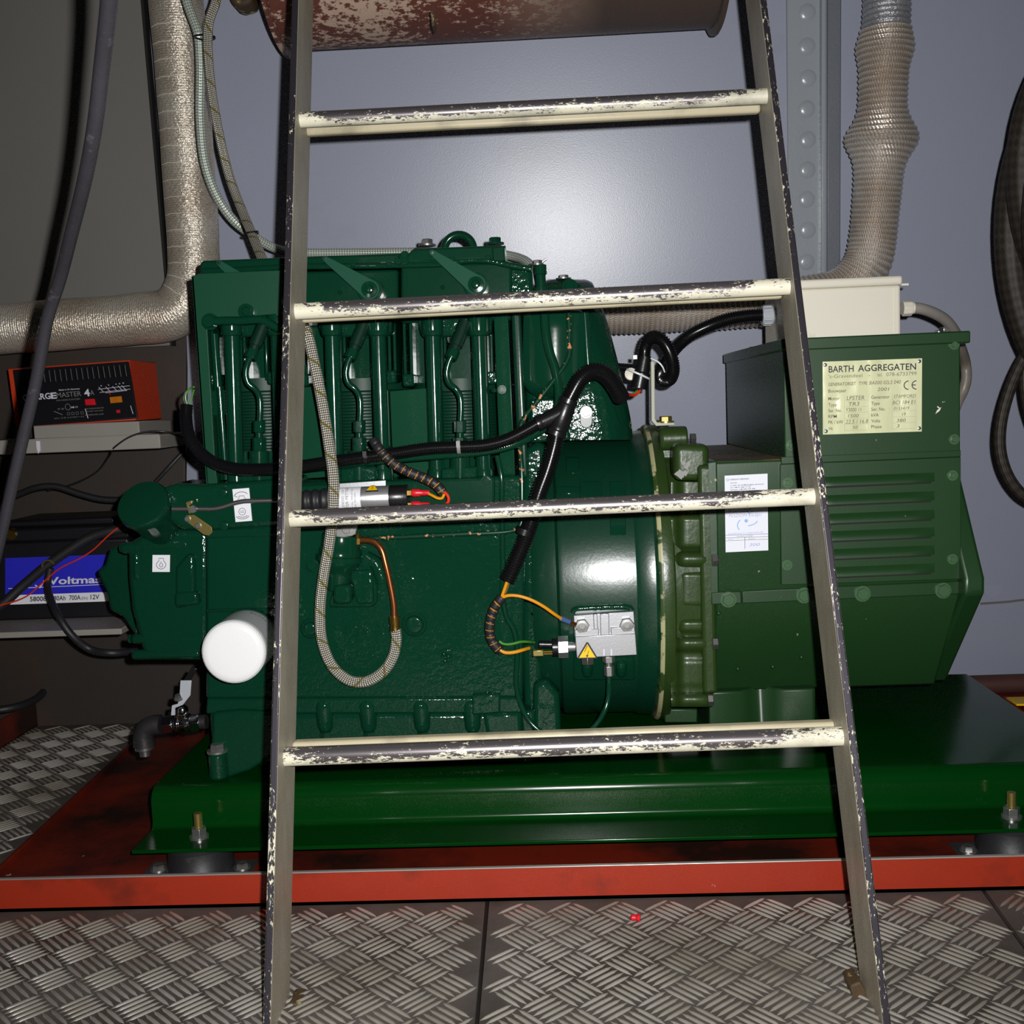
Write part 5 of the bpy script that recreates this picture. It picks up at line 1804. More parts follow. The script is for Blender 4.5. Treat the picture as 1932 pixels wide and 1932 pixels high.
# left end sheet: plate with a narrow strip running down
m = M()
m.pp([(361, 521), (376, 516), (546, 509), (546, 590), (482, 596), (470, 603), (396, 609), (391, 624), (406, 880), (411, 917), (391, 917), (384, 840)], 1.500, 0.004)
obj('end_plate', m, GS, en, bev=0.0008)
m = M()
m.pp([(361, 521), (366, 521), (394, 917), (389, 917)], 1.500, 0.35)
obj('end_plate_return', m, GS, en, bev=0.0008)
m = M()
m.pp([(399, 738), (423, 736), (425, 782), (402, 784)], 1.535, 0.02)
m.tube([P(404, 630, 1.545), P(424, 905, 1.545)], 0.006, 12)
m.tube([P(414, 730, 1.525), P(427, 905, 1.525)], 0.0045, 10)
obj('drain_tube', m, G, en)
# oil feed pipe with banjo bolt
m = M()
m.tube(path([(404, 606), (430, 605), (460, 605), (486, 603), (500, 606), (514, 614), (530, 622)], 1.488, 0.004), 0.0058, 12)
op = obj('oil_feed_pipe', m, G, en)
hexbolt(op, P(397, 607, 1.492), (0, -1, 0), 0.0092, 0.010, G, 1.25)
m = M()
m.lathe(P(466, 588, 1.498), (0, -1, 0), [(0, 0.0105), (0.006, 0.0105), (0.0065, 0.006), (0.004, 0.005)], 18)
obj('banjo', m, G, op)

# right side sheets, banjo and fan cowl
m = M()
m.prism([P(931, 588, 1.528), P(958, 586, 1.512), P(972, 902, 1.512), P(944, 904, 1.528)], (0, 0.03, 0))
sp_ = obj('side_sheet', m, GS, en, bev=0.0015)
hexbolt(sp_, P(947, 735, 1.515), (0, -1, 0), 0.005, 0.003, G, 1.2, 'screw')
m = M()
m.prism([P(964, 588, 1.509), P(982, 587, 1.507), P(997, 902, 1.507), P(979, 902, 1.509)], (0, 0.05, 0))
obj('rounded_edge', m, MT['green_bell'], en, bev=0.005, seg=4)
m = M()
m.pp([(926, 505), (1004, 500), (1008, 590), (930, 596)], 1.545, 0.2)
obj('head_end_block', m, GC, en, bev=0.006)
m = M()
c0, c1 = P(1019, 500, 1.53), P(1021, 548, 1.53)
m.lathe(c0, c1 - c0, [(0, 0.0085), (0.012, 0.0088), (0.014, 0.0070), (0.03, 0.0070), (0.0305, 0.010), (0.036, 0.010)], 16)
bj = obj('banjo_fitting', m, G, en)
hexbolt(bj, P(1014, 500, 1.53), (0, 0, 1), 0.0068, 0.006, MT['zinc'], 1.3)
m = M()
m.tube(path([(1018, 500), (1026, 492), (1031, 489)], 1.53, 0.002), 0.0016, 6)
m.tube(path([(1024, 504), (1030, 508), (1035, 514)], 1.53, 0.002), 0.0010, 6)
obj('clamp_tail', m, MT['steel'], bj)

def interp(tab, v):
    for (v0, a), (v1, b) in zip(tab, tab[1:]):
        if v <= v1:
            t = (v - v0) / (v1 - v0)
            return a + (b - a) * max(t, 0)
    return tab[-1][1]
def loft(rows, ul, ur, depth, back, nu=18):
    m = M()
    rr = []
    for v in rows:
        a, b = interp(ul, v), interp(ur, v)
        front = [P(a + (b - a) * k / nu, v, depth(a + (b - a) * k / nu, v, a, b)) for k in range(nu + 1)]
        B = [Vector((front[-1].x, back, front[-1].z)), Vector((front[0].x, back, front[0].z))]
        rr.append(front + B)
    m.rings(rr)
    return m
def dcowl(u, v, a, b):
    dz = max(0, (800 - v)) * 0.00076
    y = 1.553 + dz * dz / (2 * 0.55)
    if u > b - 60:
        y += 0.035 * ((u - b + 60) / 60) ** 2
    if u < a + 14:
        y += 0.010 * ((a + 14 - u) / 14) ** 2
    if v < 548:
        y += 0.02 * ((548 - v) / 20) ** 2
    return y
m = loft([527, 529, 533, 540, 550] + list(range(570, 831, 20)) + [830], [(527, 1034), (532, 1022), (548, 1008), (600, 994), (760, 992), (830, 1000)],
         [(527, 1104), (531, 1116), (540, 1121), (560, 1126), (588, 1140), (632, 1153), (690, 1168), (765, 1185), (800, 1192), (830, 1194)], dcowl, 1.89)
fan = obj('fan_cowl', m, GC, en, angle=60)
def dfront(u, v, a, b):
    y = 1.512 + ((u - 1046) * 0.00073) ** 2 / (2 * 0.075)
    if v > 722:
        y += 0.02 * ((v - 722) / 28) ** 2
    if v < 592:
        y += 0.01 * ((592 - v) / 8) ** 2
    return y
m = loft([584, 586, 589, 593, 620, 660, 700, 715, 725, 733, 740, 746, 750], [(584, 994), (590, 988), (700, 986), (725, 988), (740, 998), (750, 1014)], [(584, 1094), (590, 1101), (715, 1103), (728, 1098), (742, 1078), (750, 1060)], dfront, 1.60)
obj('cowl_front', m, MT['green'], fan, angle=60)
m = M()
p0, p1 = P(1103, 588, 1.545), P(1112, 724, 1.545)
m.tube([p0 + (p1 - p0) * k / 4 for k in range(5)], 0.006, 12)
obj('cowl_bead', m, MT['green'], fan)
m = M()
c0, c1 = P(1106, 774, 1.556), P(1105, 797, 1.556)
pts = []
for k in range(9):
    a_ = PI * k / 8
    pts.append((1106 + 12 * math.cos(a_), 776 - 12 * math.sin(a_)))
for k in range(9):
    a_ = PI + PI * k / 8
    pts.append((1106 + 12 * math.cos(a_), 796 - 12 * math.sin(a_)))
m.pp(pts, 1.552, 0.01)
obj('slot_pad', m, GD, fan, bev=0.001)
hexbolt(fan, P(1106, 778, 1.552), (0, -1, 0), 0.0062, 0.005, G, 1.35)
for u, v in ((1063, 526), (1075, 541)):
    hexbolt(fan, P(u, v, 1.62 if v < 530 else 1.56), (0, 0, 1) if v < 530 else (0, -1, 0.2), 0.0075, 0.005, MT['zinc'] if v < 530 else G, 1.5)
m = M()
m.pp([(1000, 752), (1060, 750), (1078, 830), (1000, 836)], 1.54, 0.2)
obj('cowl_neck', m, GC, fan, bev=0.004)

# pipes on the right
for nm, pts, r, mm in (
        ('oil_return_pipe', [(1027, 584, 1.505), (1029, 620, 1.502), (1036, 660, 1.50), (1047, 695, 1.498), (1053, 730, 1.496), (1053, 765, 1.49), (1040, 795, 1.485), (1010, 818, 1.48), (970, 838, 1.474), (920, 850, 1.472), (860, 856, 1.472), (760, 864, 1.474), (660, 874, 1.476), (560, 884, 1.48)], 0.0062, G),
        ('leak_off_pipe', [(1073, 586, 1.505), (1074, 640, 1.502), (1074, 668, 1.50), (1066, 688, 1.498), (1040, 724, 1.494), (1010, 762, 1.490), (988, 790, 1.486), (982, 806, 1.484), (980, 830, 1.484), (984, 880, 1.478), (985, 940, 1.474), (984, 985, 1.472), (976, 998, 1.470), (958, 1003, 1.470), (860, 1008, 1.470), (760, 1013, 1.470), (676, 1017, 1.470)], 0.0033, None),
        ('vent_pipe', [(938, 860, 1.476), (946, 900, 1.472), (947, 960, 1.472), (949, 1060, 1.472), (949, 1130, 1.472), (956, 1165, 1.470), (970, 1190, 1.470), (976, 1230, 1.468), (974, 1290, 1.466), (983, 1330, 1.464), (1002, 1364, 1.46), (1030, 1386, 1.455), (1056, 1394, 1.45)], 0.0036, G)):
    m = M()
    m.tube(path(pts, step=0.004), r, 12)
    if mm is None:
        n = NT('worn_green_copper')
        f = n.noise(130, 2, 0.6)
        n.set(col=n.mix(n.ramp(f, 0.60, 0.63), lin(EG), lin((196, 130, 84))), rough=0.2)
        mm = n.m
    obj(nm, m, mm, en)

# ---------------------------------------------------------------- flywheel bell housing
xb, xe = P(1000, 1090, 1.50).x, xa0 - 0.0005
m = M()
L = xe - xb
m.lathe((xb, ya, za), (1, 0, 0), [(0, 0.150), (0.002, 0.196), (0.012, 0.203), (0.036, 0.207), (0.040, 0.2135), (0.046, 0.2150), (L - 0.030, 0.2150), (L - 0.024, 0.2185), (L - 0.004, 0.2200), (L, 0.218)], 96)
bell = obj('bell_housing', m, MT['green_bell'], en, angle=30)
def onbell(u, v, off):
    # point on the cylinder seen at a pixel, lifted by off
    d = ray(u, v)
    a = d.y ** 2 + d.z ** 2
    o = EYE - Vector((0, ya, za))
    b = 2 * (d.y * o.y + d.z * o.z)
    c = o.y ** 2 + o.z ** 2 - (0.215 + off) ** 2
    D = max(b * b - 4 * a * c, 0)
    return EYE + d * ((-b - math.sqrt(D)) / (2 * a))
def bellpatch(u0, v0, u1, v1, off, nv=8, nu=2):
    m = M()
    G0 = [[m.bm.verts.new(onbell(u0 + (u1 - u0) * i / nu, v0 + (v1 - v0) * j / nv, off)) for i in range(nu + 1)] for j in range(nv + 1)]
    G1 = [[m.bm.verts.new(onbell(u0 + (u1 - u0) * i / nu, v0 + (v1 - v0) * j / nv, -0.006)) for i in range(nu + 1)] for j in range(nv + 1)]
    for j in range(nv):
        for i in range(nu):
            m.face([G0[j][i], G0[j + 1][i], G0[j + 1][i + 1], G0[j][i + 1]])
    for j in range(nv):
        m.face([G0[j][0], G1[j][0], G1[j + 1][0], G0[j + 1][0]])
        m.face([G0[j][nu], G0[j + 1][nu], G1[j + 1][nu], G1[j][nu]])
    for i in range(nu):
        m.face([G0[0][i], G0[0][i + 1], G1[0][i + 1], G1[0][i]])
        m.face([G0[nv][i], G1[nv][i], G1[nv][i + 1], G0[nv][i + 1]])
    return m
for a in ((1068, 862, 1093, 893, 0.006), (1151, 908, 1181, 1010, 0.0022), (1094, 908, 1136, 945, 0.0018), (1050, 918, 1094, 932, 0.003)):
    obj('cast_pad', bellpatch(*a), G, bell, bev=0.001)
obj('sensor_pad', bellpatch(1082, 1148, 1197, 1283, 0.004, 10, 4), G, bell, bev=0.002)
m = M()
m.tube([onbell(u, v, 0.006) for u, v in ((1080, 1156), (1084, 1150), (1092, 1148), (1110, 1147), (1150, 1145), (1180, 1144), (1188, 1146), (1193, 1152))], 0.0036, 10)
obj('pad_bead', m, GC, bell)
for u in (1108, 1172):
    m = M()
    m.capsule(onbell(u, 1255, 0.004), onbell(u, 1268, 0.004), 0.008, n=12)
    obj('pad_boss', m, GC, bell)
# left shoulder of the housing
m = M()
m.pp([(985, 850), (1012, 835), (1032, 836), (1022, 1380), (990, 1385), (984, 1200)], 1.535, 0.30)
obj('housing_shoulder', m, GC, bell, bev=0.010, seg=3)
for v in (1112, 1150, 1165):
    hexbolt(bell, P(1008, v - 0, 1.53), (0, -1, 0), 0.006, 0.006, G, 1.3)
m = M()
m.pp([(1006, 1290), (1030, 1282), (1055, 1310), (1060, 1388), (1004, 1388)], 1.52, 0.10)
obj('housing_foot', m, GC, bell, bev=0.008, seg=3)

# ---------------------------------------------------------------- aluminium sensor block
sb = M()
YS = 1.474
sb.pp([(1085, 1201), (1199, 1195), (1202, 1236), (1088, 1242)], YS, 0.034)
sb.pp([(1082, 1161), (1196, 1153), (1199, 1196), (1084, 1202)], YS + 0.006, 0.028)
sb.pp([(1132, 1158), (1149, 1157), (1150, 1198), (1133, 1199)], YS + 0.001, 0.01)
sb.pp([(1119, 1159), (1127, 1158), (1129, 1199), (1121, 1199)], YS + 0.003, 0.01)
sb.pp([(1084, 1188), (1130, 1186), (1130, 1202), (1085, 1203)], YS + 0.0025, 0.01)
sb.pp([(1152, 1184), (1197, 1182), (1199, 1196), (1153, 1199)], YS + 0.0025, 0.01)
blk = obj('sensor_block', sb, MT['alu'], en, bev=0.001, label='bright machined aluminium sensor block')
for u, v in ((1098, 1179), (1182, 1177)):
    m = M()
    c = P(u, v, YS + 0.006)
    m.lathe(c, (0, -1, 0), [(0, 0.0102), (0.007, 0.0102), (0.0085, 0.0092)], 6, 0, 0.1)
    m.lathe(c + Vector((0, -0.0085, 0)), (0, -1, 0), [(-0.001, 0.0080), (0.0006, 0.0078), (0.0008, 0.0045), (0.0002, 0.0042)], 20)
    obj('bolt', m, MT['zinc'], blk, angle=25)
lw = Lab(P(1089, 1211, YS - 0.0005), P(1127, 1210, YS - 0.0005), P(1089, 1243, YS - 0.0005))
def warning(L, parent, cut=0.0, off=0.0):
    m = M()
    if cut:
        m.prism([L.at(a, b, 0.0008) for a, b in ((0.5 - 0.5 * cut, cut), (0.5 + 0.5 * cut, cut), (1, 0.94), (0.96, 1), (0.04, 1), (0, 0.94))], -L.n * 0.0006)
    else:
        m.prism([L.at(a, b, 0.0008) for a, b in ((0.46, 0.03), (0.54, 0.03), (1, 0.94), (0.96, 1), (0.04, 1), (0, 0.94))], -L.n * 0.0006)
    w = obj('warning_sticker', m, MT['ink'], parent, label='yellow triangular high voltage sticker')
    m = M()
    m.face([m.bm.verts.new(L.at(a, b, 0.0012)) for a, b in ((0.5, 0.13), (0.91, 0.93), (0.09, 0.93))])
    y = obj('yellow_field', m, MT['yellow'], parent)
    m = M()
    L2 = Lab(L.at(0, 0, 0.0008), L.at(1, 0, 0.0008), L.at(0, 1, 0.0008))
    L2.line(m, [(0.50, 0.22), (0.36, 0.60), (0.58, 0.52), (0.49, 0.84)], 0.0009)
    m.face([m.bm.verts.new(L2.at(a, b, 0.0008)) for a, b in ((0.43, 0.78), (0.48, 0.92), (0.57, 0.80))])
    obj('lightning_bolt', m, MT['ink'], parent)
    return w
warning(lw, blk)
m = M()
for u in (1138, 1152):
    m.bx(u, 1225, u + 3, 1237, YS - 0.0008, 0.002)
obj('scribed_marks', m, MT['print_white'], blk)
m = M()
a = P(1108, 1238, YS + 0.012)
m.cyl(a, a - Vector((0, 0, 0.011)), 0.0092, n=6)
obj('plug_nut', m, MT['steel'], blk, bev=0.0006)
m = M()
a = P(1148, 1237, YS + 0.012)
m.cyl(a, a - Vector((0, 0, 0.009)), 0.0088, n=6, rot=0.5)
m.cyl(a - Vector((0, 0, 0.009)), a - Vector((0, 0, 0.015)), 0.0045, n=12)
m.cyl(a - Vector((0, 0, 0.014)), a - Vector((0, 0, 0.028)), 0.0070, n=6, rot=0.5)
obj('pipe_union', m, MT['zinc'], blk, bev=0.0006)
m = M()
m.tube(path([(1149, 1276, YS + 0.012), (1149, 1292, YS + 0.012), (1148, 1315, YS + 0.010), (1142, 1338, YS + 0.006), (1130, 1360, YS), (1114, 1378, YS - 0.005), (1094, 1392, YS - 0.012), (1075, 1400, YS - 0.016)], step=0.004), 0.0036, 12)
obj('sensor_pipe', m, G, en)
# pressure switch on the left of the block
m = M()
a = P(1086, 1220, YS + 0.014)
m.cyl(a, a - Vector((0.014, 0, 0)), 0.0062, 0.0072, 16)
m.lathe(a - Vector((0.010, 0, 0)), (-1, 0, 0), [(0, 0.0155), (0.014, 0.0155)], 6, 0, 0.733)
sw = obj('pressure_switch', m, MT['alu'], en, bev=0.0008, label='shiny hexagonal pressure switch')
m = M()
m.cyl(a - Vector((0.024, 0, 0)), a - Vector((0.032, 0, 0)), 0.0125, n=20)
m.cyl(a - Vector((0.032, 0, -0.004)), a - Vector((0.050, 0, -0.005)), 0.0052, n=10)
obj('switch_cap', m, MT['black'], sw, bev=0.0006)
m = M()
for dz in (-0.0045, -0.0075):
    b = a + Vector((-0.032, -0.004, dz))
    m.box(tuple(b + Vector((-0.014, -0.002, -0.0010))), tuple(b + Vector((0, 0.002, 0.0010))))
obj('switch_terminals', m, MT['brass'], sw)
m = M()
b = a + Vector((-0.046, -0.004, -0.006))
m.box(tuple(b + Vector((-0.013, -0.004, -0.0045))), tuple(b + Vector((0.002, 0.004, 0.0045))))
obj('crimp_sleeve', m, MT['zinc_yellow'], sw, bev=0.0012)

# ---------------------------------------------------------------- stop solenoid
YQ = 1.440
A_, B_ = P(622, 943, YQ), P(736, 938, YQ)
dS = (B_ - A_).normalized()
LS = (B_ - A_).length
rS = 22.5 * px(YQ)
m = M()
m.lathe(A_, dS, [(-0.001, rS * 0.96), (0.0005, rS), (LS - 0.0005, rS), (LS + 0.001, rS * 0.96)], 40)
sol = obj('stop_solenoid', m, MT['alu'], en, label='silver barrel stop solenoid with black boot')
m = M()
m.lathe(B_, dS, [(0, rS * 1.02), (0.0235, rS * 1.02), (0.0245, rS * 0.97)], 40)
obj('solenoid_cap', m, MT['black'], sol)
m = M()
prof = [(-0.001, rS * 1.02)]
for k in range(24):
    t = 0.003 + 0.036 * k / 23
    prof.append((t, rS * (0.93 + 0.10 * math.sin(2 * PI * k / 7.5)) * (1 - 0.10 * k / 23)))
prof.append((0.041, rS * 0.4))
m.lathe(A_ - dS * 0.001, -dS, prof, 28)
obj('rubber_boot', m, MT['rubber'], sol, angle=60)
# white print band with lettering wrapped round the barrel
eu = dS.cross(Vector((0, 1, 0))).normalized()
if eu.z < 0:
    eu = -eu
ef = Vector((0, -1, 0))
def onsol(t, a, off=0.0004):
    return A_ + dS * t + (ef * math.cos(a) + eu * math.sin(a)) * (rS + off)
m = M()
N = 14
for t0, t1 in ((0.001, LS * 0.54),):
    R0 = [m.bm.verts.new(onsol(t0, -1.4 + 2.8 * k / N, 0.0003)) for k in range(N + 1)]
    R1 = [m.bm.verts.new(onsol(t1, -1.4 + 2.8 * k / N, 0.0003)) for k in range(N + 1)]
    for k in range(N):
        m.face([R0[k], R1[k], R1[k + 1], R0[k + 1]])
lbS = obj('solenoid_label', m, MT['sticker'], sol)
def soltext(rows, mat, nm):
    m = M()
    for txt, t, h, a0, a1 in rows:
        vs, fs, gx, gw = glyphs(txt, 0.006)
        V = [m.bm.verts.new(onsol(t - v.y * h, a0 + (v.x - gx) / gw * (a1 - a0), 0.0006)) for v in vs]
        for f in fs:
            m.face([V[i] for i in f])
    return obj(nm, m, mat, lbS)
soltext([('LISTER PETTER', 0.0275, 0.0052, -1.15, 1.25), ('SOLENOID 12V', 0.022, 0.0048, -1.15, 0.95), ('PART No. 366-07198', 0.0335, 0.0030, -1.1, 1.0), ('MADE IN USA', 0.0375, 0.0030, -1.1, 0.6)], MT['print_grey'], 'grey_lettering')
soltext([('CAUTION', 0.0085, 0.0048, -1.1, 1.0), ('READ INSTRUCTIONS', 0.0135, 0.0032, -1.1, 1.1)], MT['redplastic'], 'red_lettering')
m = M()
a0, a1 = 0.62, 1.45
tri = []
q = [(0.0, a0), (0.018, a0), (0.0120, a1), (0.0060, a1)]
t0 = LS * 0.62
m.prism([onsol(t0 + a, b, 0.0010) for a, b in q], Vector((0, 0.0006, -0.0006)))
w_ = obj('warning_sticker', m, MT['ink'], sol, label='yellow triangular high voltage sticker')
m = M()
m.face([m.bm.verts.new(onsol(t0 + a, b, 0.0016)) for a, b in ((0.0016, a0 + 0.08), (0.0164, a0 + 0.08), (0.0112, a1 - 0.04), (0.0068, a1 - 0.04))])
obj('yellow_field', m, MT['yellow'], sol)
m = M()
m.ribbon([onsol(t0 + a, b, 0.0020) for a, b in ((0.0115, 1.32), (0.0070, 1.12), (0.0105, 1.08), (0.0090, 0.78))], 0.0008, Vector((0, -0.6, 0.8)))
obj('lightning_bolt', m, MT['ink'], sol)
m = M()
m.pp([(640, 912), (728, 906), (728, 928), (640, 934)], YE - 0.012, 0.002)
mt_ = obj('solenoid_plate', m, MT['alu'], sol, bev=0.0006)
m = M()
m.pp([(632, 990), (676, 986), (671, 1008), (664, 1012), (634, 1014)], YE - 0.03, 0.004)
br = obj('solenoid_clamp', m, MT['zinc'], sol, bev=0.001)
hexbolt(br, P(655, 998, YE - 0.03), (0, -1, 0), 0.0062, 0.007, MT['zinc'], 1.25)
for (v, dz) in ((930, 0.0), (953, 0.0)):
    a = P(771, v, YQ)
    m = M()
    m.box(tuple(a + Vector((-0.002, -0.002, -0.003))), tuple(a + Vector((0.008, 0.001, 0.003))))
    obj('spade_tab', m, MT['brass'], sol)
    m = M()
    m.lathe(a + Vector((0.004, 0, 0)), (1, -0.05, -0.03), [(0, 0.0048), (0.002, 0.0056), (0.010, 0.0052), (0.013, 0.0036), (0.016, 0.0040), (0.024, 0.0034)], 10)
    obj('spade_connector', m, MT['redplastic'], sol, label='red insulated spade connector')

# ================================================================== DRAIN VALVE
dv = thing('drain_valve', 'chrome ball valve with grey lever and dark elbow, below the white oil filter', 'valve', P(330, 1365, 1.55))
YV = 1.545
a, b = P(392, 1361, YV), P(378, 1362, YV)
m = M()
ax = (P(300, 1368, YV) - P(390, 1361, YV))
Lx = ax.length
m.lathe(P(390, 1361, YV), ax, [(0, 0.0105), (0.012, 0.0105), (0.013, 0.009)], 18)
obj('threaded_nipple', m, MT['darksteel'], dv)
m = M()
a0 = P(379, 1362, YV)
ax = ax.normalized()
m.lathe(a0, ax, [(0, 0.0140), (0.014, 0.0140)], 6, 0, 0.2)
m.lathe(a0 + ax * 0.012, ax, [(0, 0.011), (0.003, 0.0115), (0.004, 0.0135), (0.008, 0.0140), (0.009, 0.0115), (0.018, 0.0115), (0.019, 0.0135), (0.024, 0.0130), (0.025, 0.011), (0.030, 0.011)], 22)
m.lathe(a0 + ax * 0.040, ax, [(0, 0.0140), (0.014, 0.0140)], 6, 0, 0.2)
obj('valve_body', m, MT['chrome'], dv, bev=0.0005)
m = M()
c = a0 + ax * 0.027
m.lathe(c, (0.05, -0.3, 1), [(0.008, 0.0085), (0.018, 0.0085), (0.019, 0.0075), (0.024, 0.0075)], 14)
m.ball(c + Vector((0.004, -0.008, 0.022)), 0.0085, n=14)
obj('valve_stem', m, MT['chrome'], dv)
m = M()
m.pp([(322, 1350), (324, 1331), (335, 1328), (338, 1318), (340, 1284), (361, 1284), (359, 1312), (345, 1330), (330, 1336), (330, 1350)], YV - 0.018, 0.003)
obj('valve_lever', m, MT['greyplastic'], dv, bev=0.0008)
m = M()
m.pp([(346, 1283), (360, 1283), (372, 1262), (362, 1258)], YV + 0.0, 0.003)
obj('lever_sleeve', m, MT['black'], dv, bev=0.0008)
hexbolt(dv, P(337, 1318, YV - 0.018), (0, -0.4, 1), 0.005, 0.006, MT['zinc'], 1.3, 'nut')
m = M()
el = path([(304, 1367, YV), (290, 1368, YV), (277, 1374, YV), (271, 1388, YV), (272, 1402, YV)], step=0.003)
m.tube(el, 0.0145, 20)
a1 = P(272, 1400, YV)
m.lathe(a1, (0.03, 0, -1), [(0, 0.0155), (0.006, 0.0155), (0.0065, 0.0145)], 20)
obj('elbow', m, MT['darksteel'], dv)
m = M()
m.lathe(a1 + Vector((0, 0, -0.0065)), (0.03, 0, -1), [(0, 0.0140), (0.004, 0.0140), (0.0045, 0.011), (0.006, 0.0105), (0.0062, 0.0078), (0.014, 0.0078)], 12)
obj('plug', m, MT['steel'], dv)

# ================================================================== WIRING HARNESS
wh = thing('wiring_harness', 'black corrugated conduit harness with a Y junction draped across the engine front', 'conduit', P(1000, 800, 1.43))
h1 = path([(352, 765, 1.50), (351, 790, 1.495), (357, 824, 1.485), (374, 850, 1.475), (402, 872, 1.468), (440, 884, 1.462), (490, 886, 1.458), (560, 881, 1.455), (620, 872, 1.452), (680, 864, 1.450), (740, 856, 1.448), (810, 846, 1.447), (870, 843, 1.446), (915, 840, 1.445), (955, 830, 1.444), (992, 812, 1.443), (1026, 792, 1.442)], step=0.00075)
m = M()
m.tube(h1, 0.0083, 14, lambda s, i: (1.05, 1.05, 0.90, 0.90)[i % 4])
obj('conduit', m, MT['conduit'], wh)
h2 = path([(1052, 812, 1.440), (1046, 842, 1.440), (1034, 885, 1.438), (1016, 935, 1.436), (1002, 985, 1.435), (986, 1030, 1.437), (971, 1064, 1.438), (957, 1094, 1.440)], step=0.00095)
m = M()
m.tube(h2, 0.0105, 16, lambda s, i: (1.05, 1.05, 0.90, 0.90)[i % 4])
obj('conduit', m, MT['conduit'], wh)
h3 = path([(1070, 762, 1.440), (1082, 738, 1.440), (1096, 715, 1.441), (1113, 702, 1.444), (1132, 701, 1.448), (1150, 714, 1.455), (1164, 735, 1.465), (1172, 750, 1.475)], step=0.00085)
m = M()
m.tube(h3, 0.0108, 16, lambda s, i: (1.05, 1.05, 0.90, 0.90)[i % 4])
obj('conduit', m, MT['conduit'], wh)
m = M()
a, b = P(1074, 752, 1.440), P(1048, 822, 1.440)
d = b - a
m.lathe(a, d, [(0, 0.0125), (0.007, 0.0125), (0.008, 0.0115), (0.014, 0.0125), (0.036, 0.0135), (0.038, 0.0125), (d.length - 0.008, 0.0125), (d.length - 0.007, 0.0135), (d.length, 0.0135)], 18)
a, b = P(1014, 800, 1.441), P(1062, 778, 1.440)
d = b - a
m.lathe(a, d, [(0, 0.0105), (0.006, 0.0105), (0.007, 0.0098), (0.018, 0.0105), (d.length, 0.0125)], 18)
obj('branch_junction', m, MT['black'], wh, bev=0.0006)
for u, v, Y in ((691, 862, 1.450), (866, 843, 1.446)):
    m = M()
    c = P(u, v, Y)
    m.lathe(c - Vector((0.0022, 0, 0)), (1, 0, 0), [(0, 0.0098), (0.0045, 0.0098)], 18)
    m.box(tuple(c + Vector((-0.0025, -0.013, 0.0))), tuple(c + Vector((0.0025, -0.009, 0.008))))
    obj('conduit_clip', m, MT['black'] if u < 800 else MT['print_grey'], wh)
c = P(990, 1003, 1.4355)
dd = (h2[-1] - h2[0]).normalized()
m = M()
m.lathe(c - dd * 0.004, dd, [(0, 0.0122), (0.008, 0.0122)], 18)
obj('tape_band', m, MT['black'], wh)
# wrapped branch to the solenoid
bp = path([(704, 830, 1.446), (718, 850, 1.438), (742, 874, 1.434), (770, 890, 1.432), (800, 902, 1.431), (822, 914, 1.431), (836, 929, 1.432)], step=0.0016)
def spiral(pth, r, turns, parent, mat_band):
    m = M()
    m.tube(pth, r, 12, lambda s, i: 1.08 if (s % 0.009) > 0.0012 else 0.93)
    obj('wrapped_cable', m, MT['rubber'], parent)
    m = M()
    s = 0.0
    for i in range(2, len(pth) - 2):
        s += (pth[i] - pth[i - 1]).length
        if s >= 0.009:
            s = 0.0
            t = (pth[i + 1] - pth[i - 1]).normalized()
            e = t.cross(Vector((0, 1, 0))).normalized()
            m.tube([pth[i] + e * r * 0.99 * math.sin(a) - Vector((0, 1, 0)) * r * 0.99 * math.cos(a) + t * a * 0.0008 for a in [-0.9 + 1.8 * k / 6 for k in range(7)]], 0.0007, 5)
    o = obj('orange_gaps', m, MT['wire_orange'], parent)
    o['kind'] = 'stuff'
spiral(bp, 0.0062, 10, wh, None)
def wire(pts, r, mm):
    m = M()
    m.tube(path(pts, step=0.003), r, 8)
    obj('wire', m, MT[mm], wh)
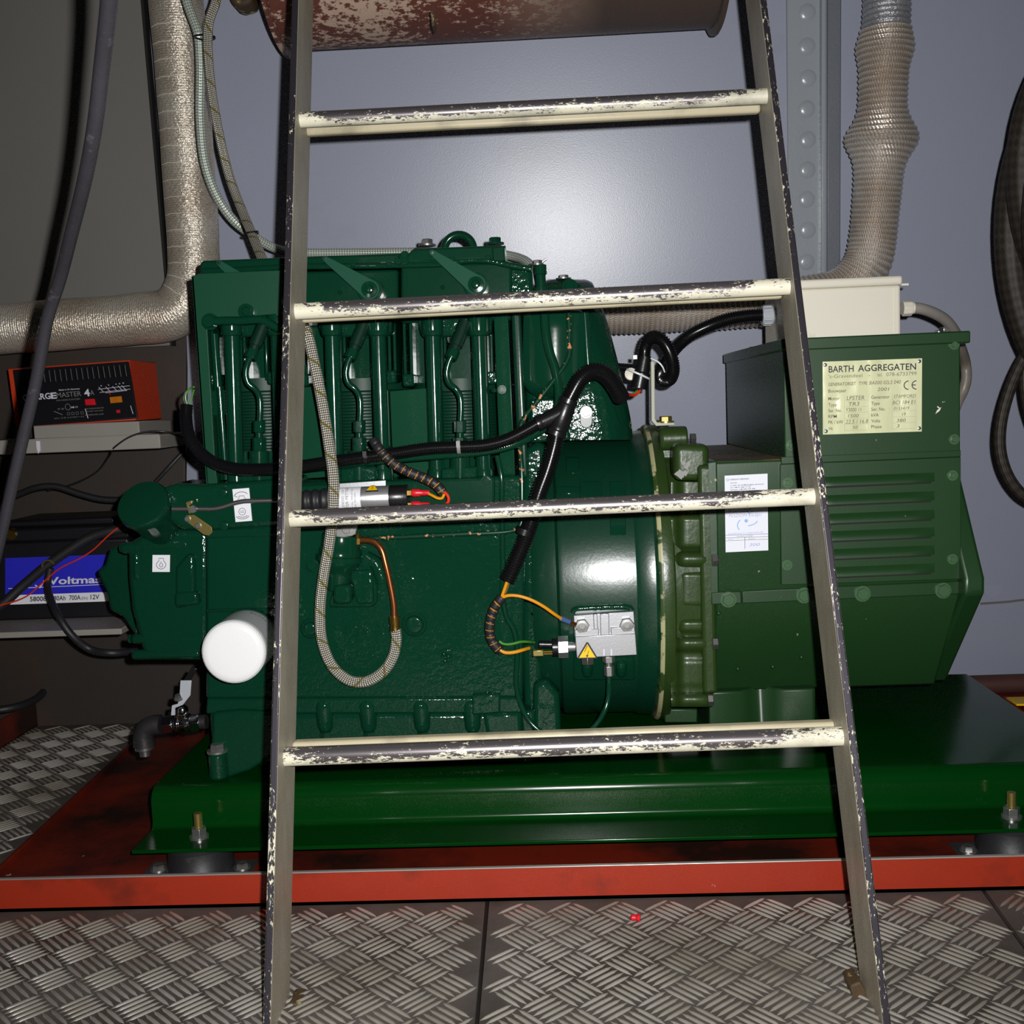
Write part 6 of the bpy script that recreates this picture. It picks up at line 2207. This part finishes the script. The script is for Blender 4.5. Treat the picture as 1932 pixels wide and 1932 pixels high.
wire([(836, 926, 1.430), (845, 936, 1.429), (846, 946, 1.429), (838, 954, 1.430), (822, 957, 1.433), (806, 956, 1.438)], 0.0021, 'wire_red')
wire([(838, 932, 1.430), (834, 940, 1.430), (826, 940, 1.431), (816, 935, 1.434), (808, 931, 1.438)], 0.0019, 'wire_orange')
wire([(959, 1090, 1.440), (953, 1108, 1.440), (946, 1128, 1.441)], 0.0021, 'wire_orange')
wire([(962, 1090, 1.442), (958, 1108, 1.442), (950, 1126, 1.443)], 0.0016, 'zinc_yellow')
bp = path([(948, 1126, 1.441), (934, 1145, 1.442), (926, 1168, 1.443), (924, 1190, 1.444), (928, 1208, 1.445), (938, 1222, 1.446), (946, 1228, 1.447)], step=0.0016)
spiral(bp, 0.0062, 8, wh, None)
wire([(946, 1128, 1.440), (957, 1124, 1.439), (975, 1124, 1.438), (1000, 1131, 1.438), (1025, 1144, 1.440), (1045, 1158, 1.445), (1060, 1168, 1.455)], 0.0022, 'wire_orange')
m = M()
a, b = P(1058, 1167, 1.454), P(1074, 1173, 1.462)
m.tube([a, (a + b) / 2, b], 0.0034, 10)
obj('crimp', m, MT['blueplastic'], wh)
m = M()
a, b = P(1073, 1173, 1.462), P(1086, 1178, 1.468)
m.tube([a, (a + b) / 2, b], 0.0028, 10)
obj('ring_lug', m, MT['copper'], wh)
wire([(942, 1210, 1.443), (950, 1215, 1.442), (966, 1215, 1.442), (982, 1211, 1.444), (996, 1211, 1.452), (1008, 1212, 1.47)], 0.0018, 'wire_green')
wire([(940, 1224, 1.443), (952, 1231, 1.442), (968, 1231, 1.442), (984, 1227, 1.446), (998, 1223, 1.46)], 0.0024, 'wire_orange')
# loose wire ends at the open left end of the conduit
wire([(354, 766, 1.50), (350, 752, 1.50), (352, 740, 1.50), (360, 732, 1.50), (366, 730, 1.495)], 0.0014, 'wire_green')
wire([(356, 766, 1.50), (362, 750, 1.50), (366, 735, 1.498)], 0.0012, 'wire_green')
wire([(351, 766, 1.50), (346, 752, 1.50), (350, 738, 1.50)], 0.0013, 'rubber')
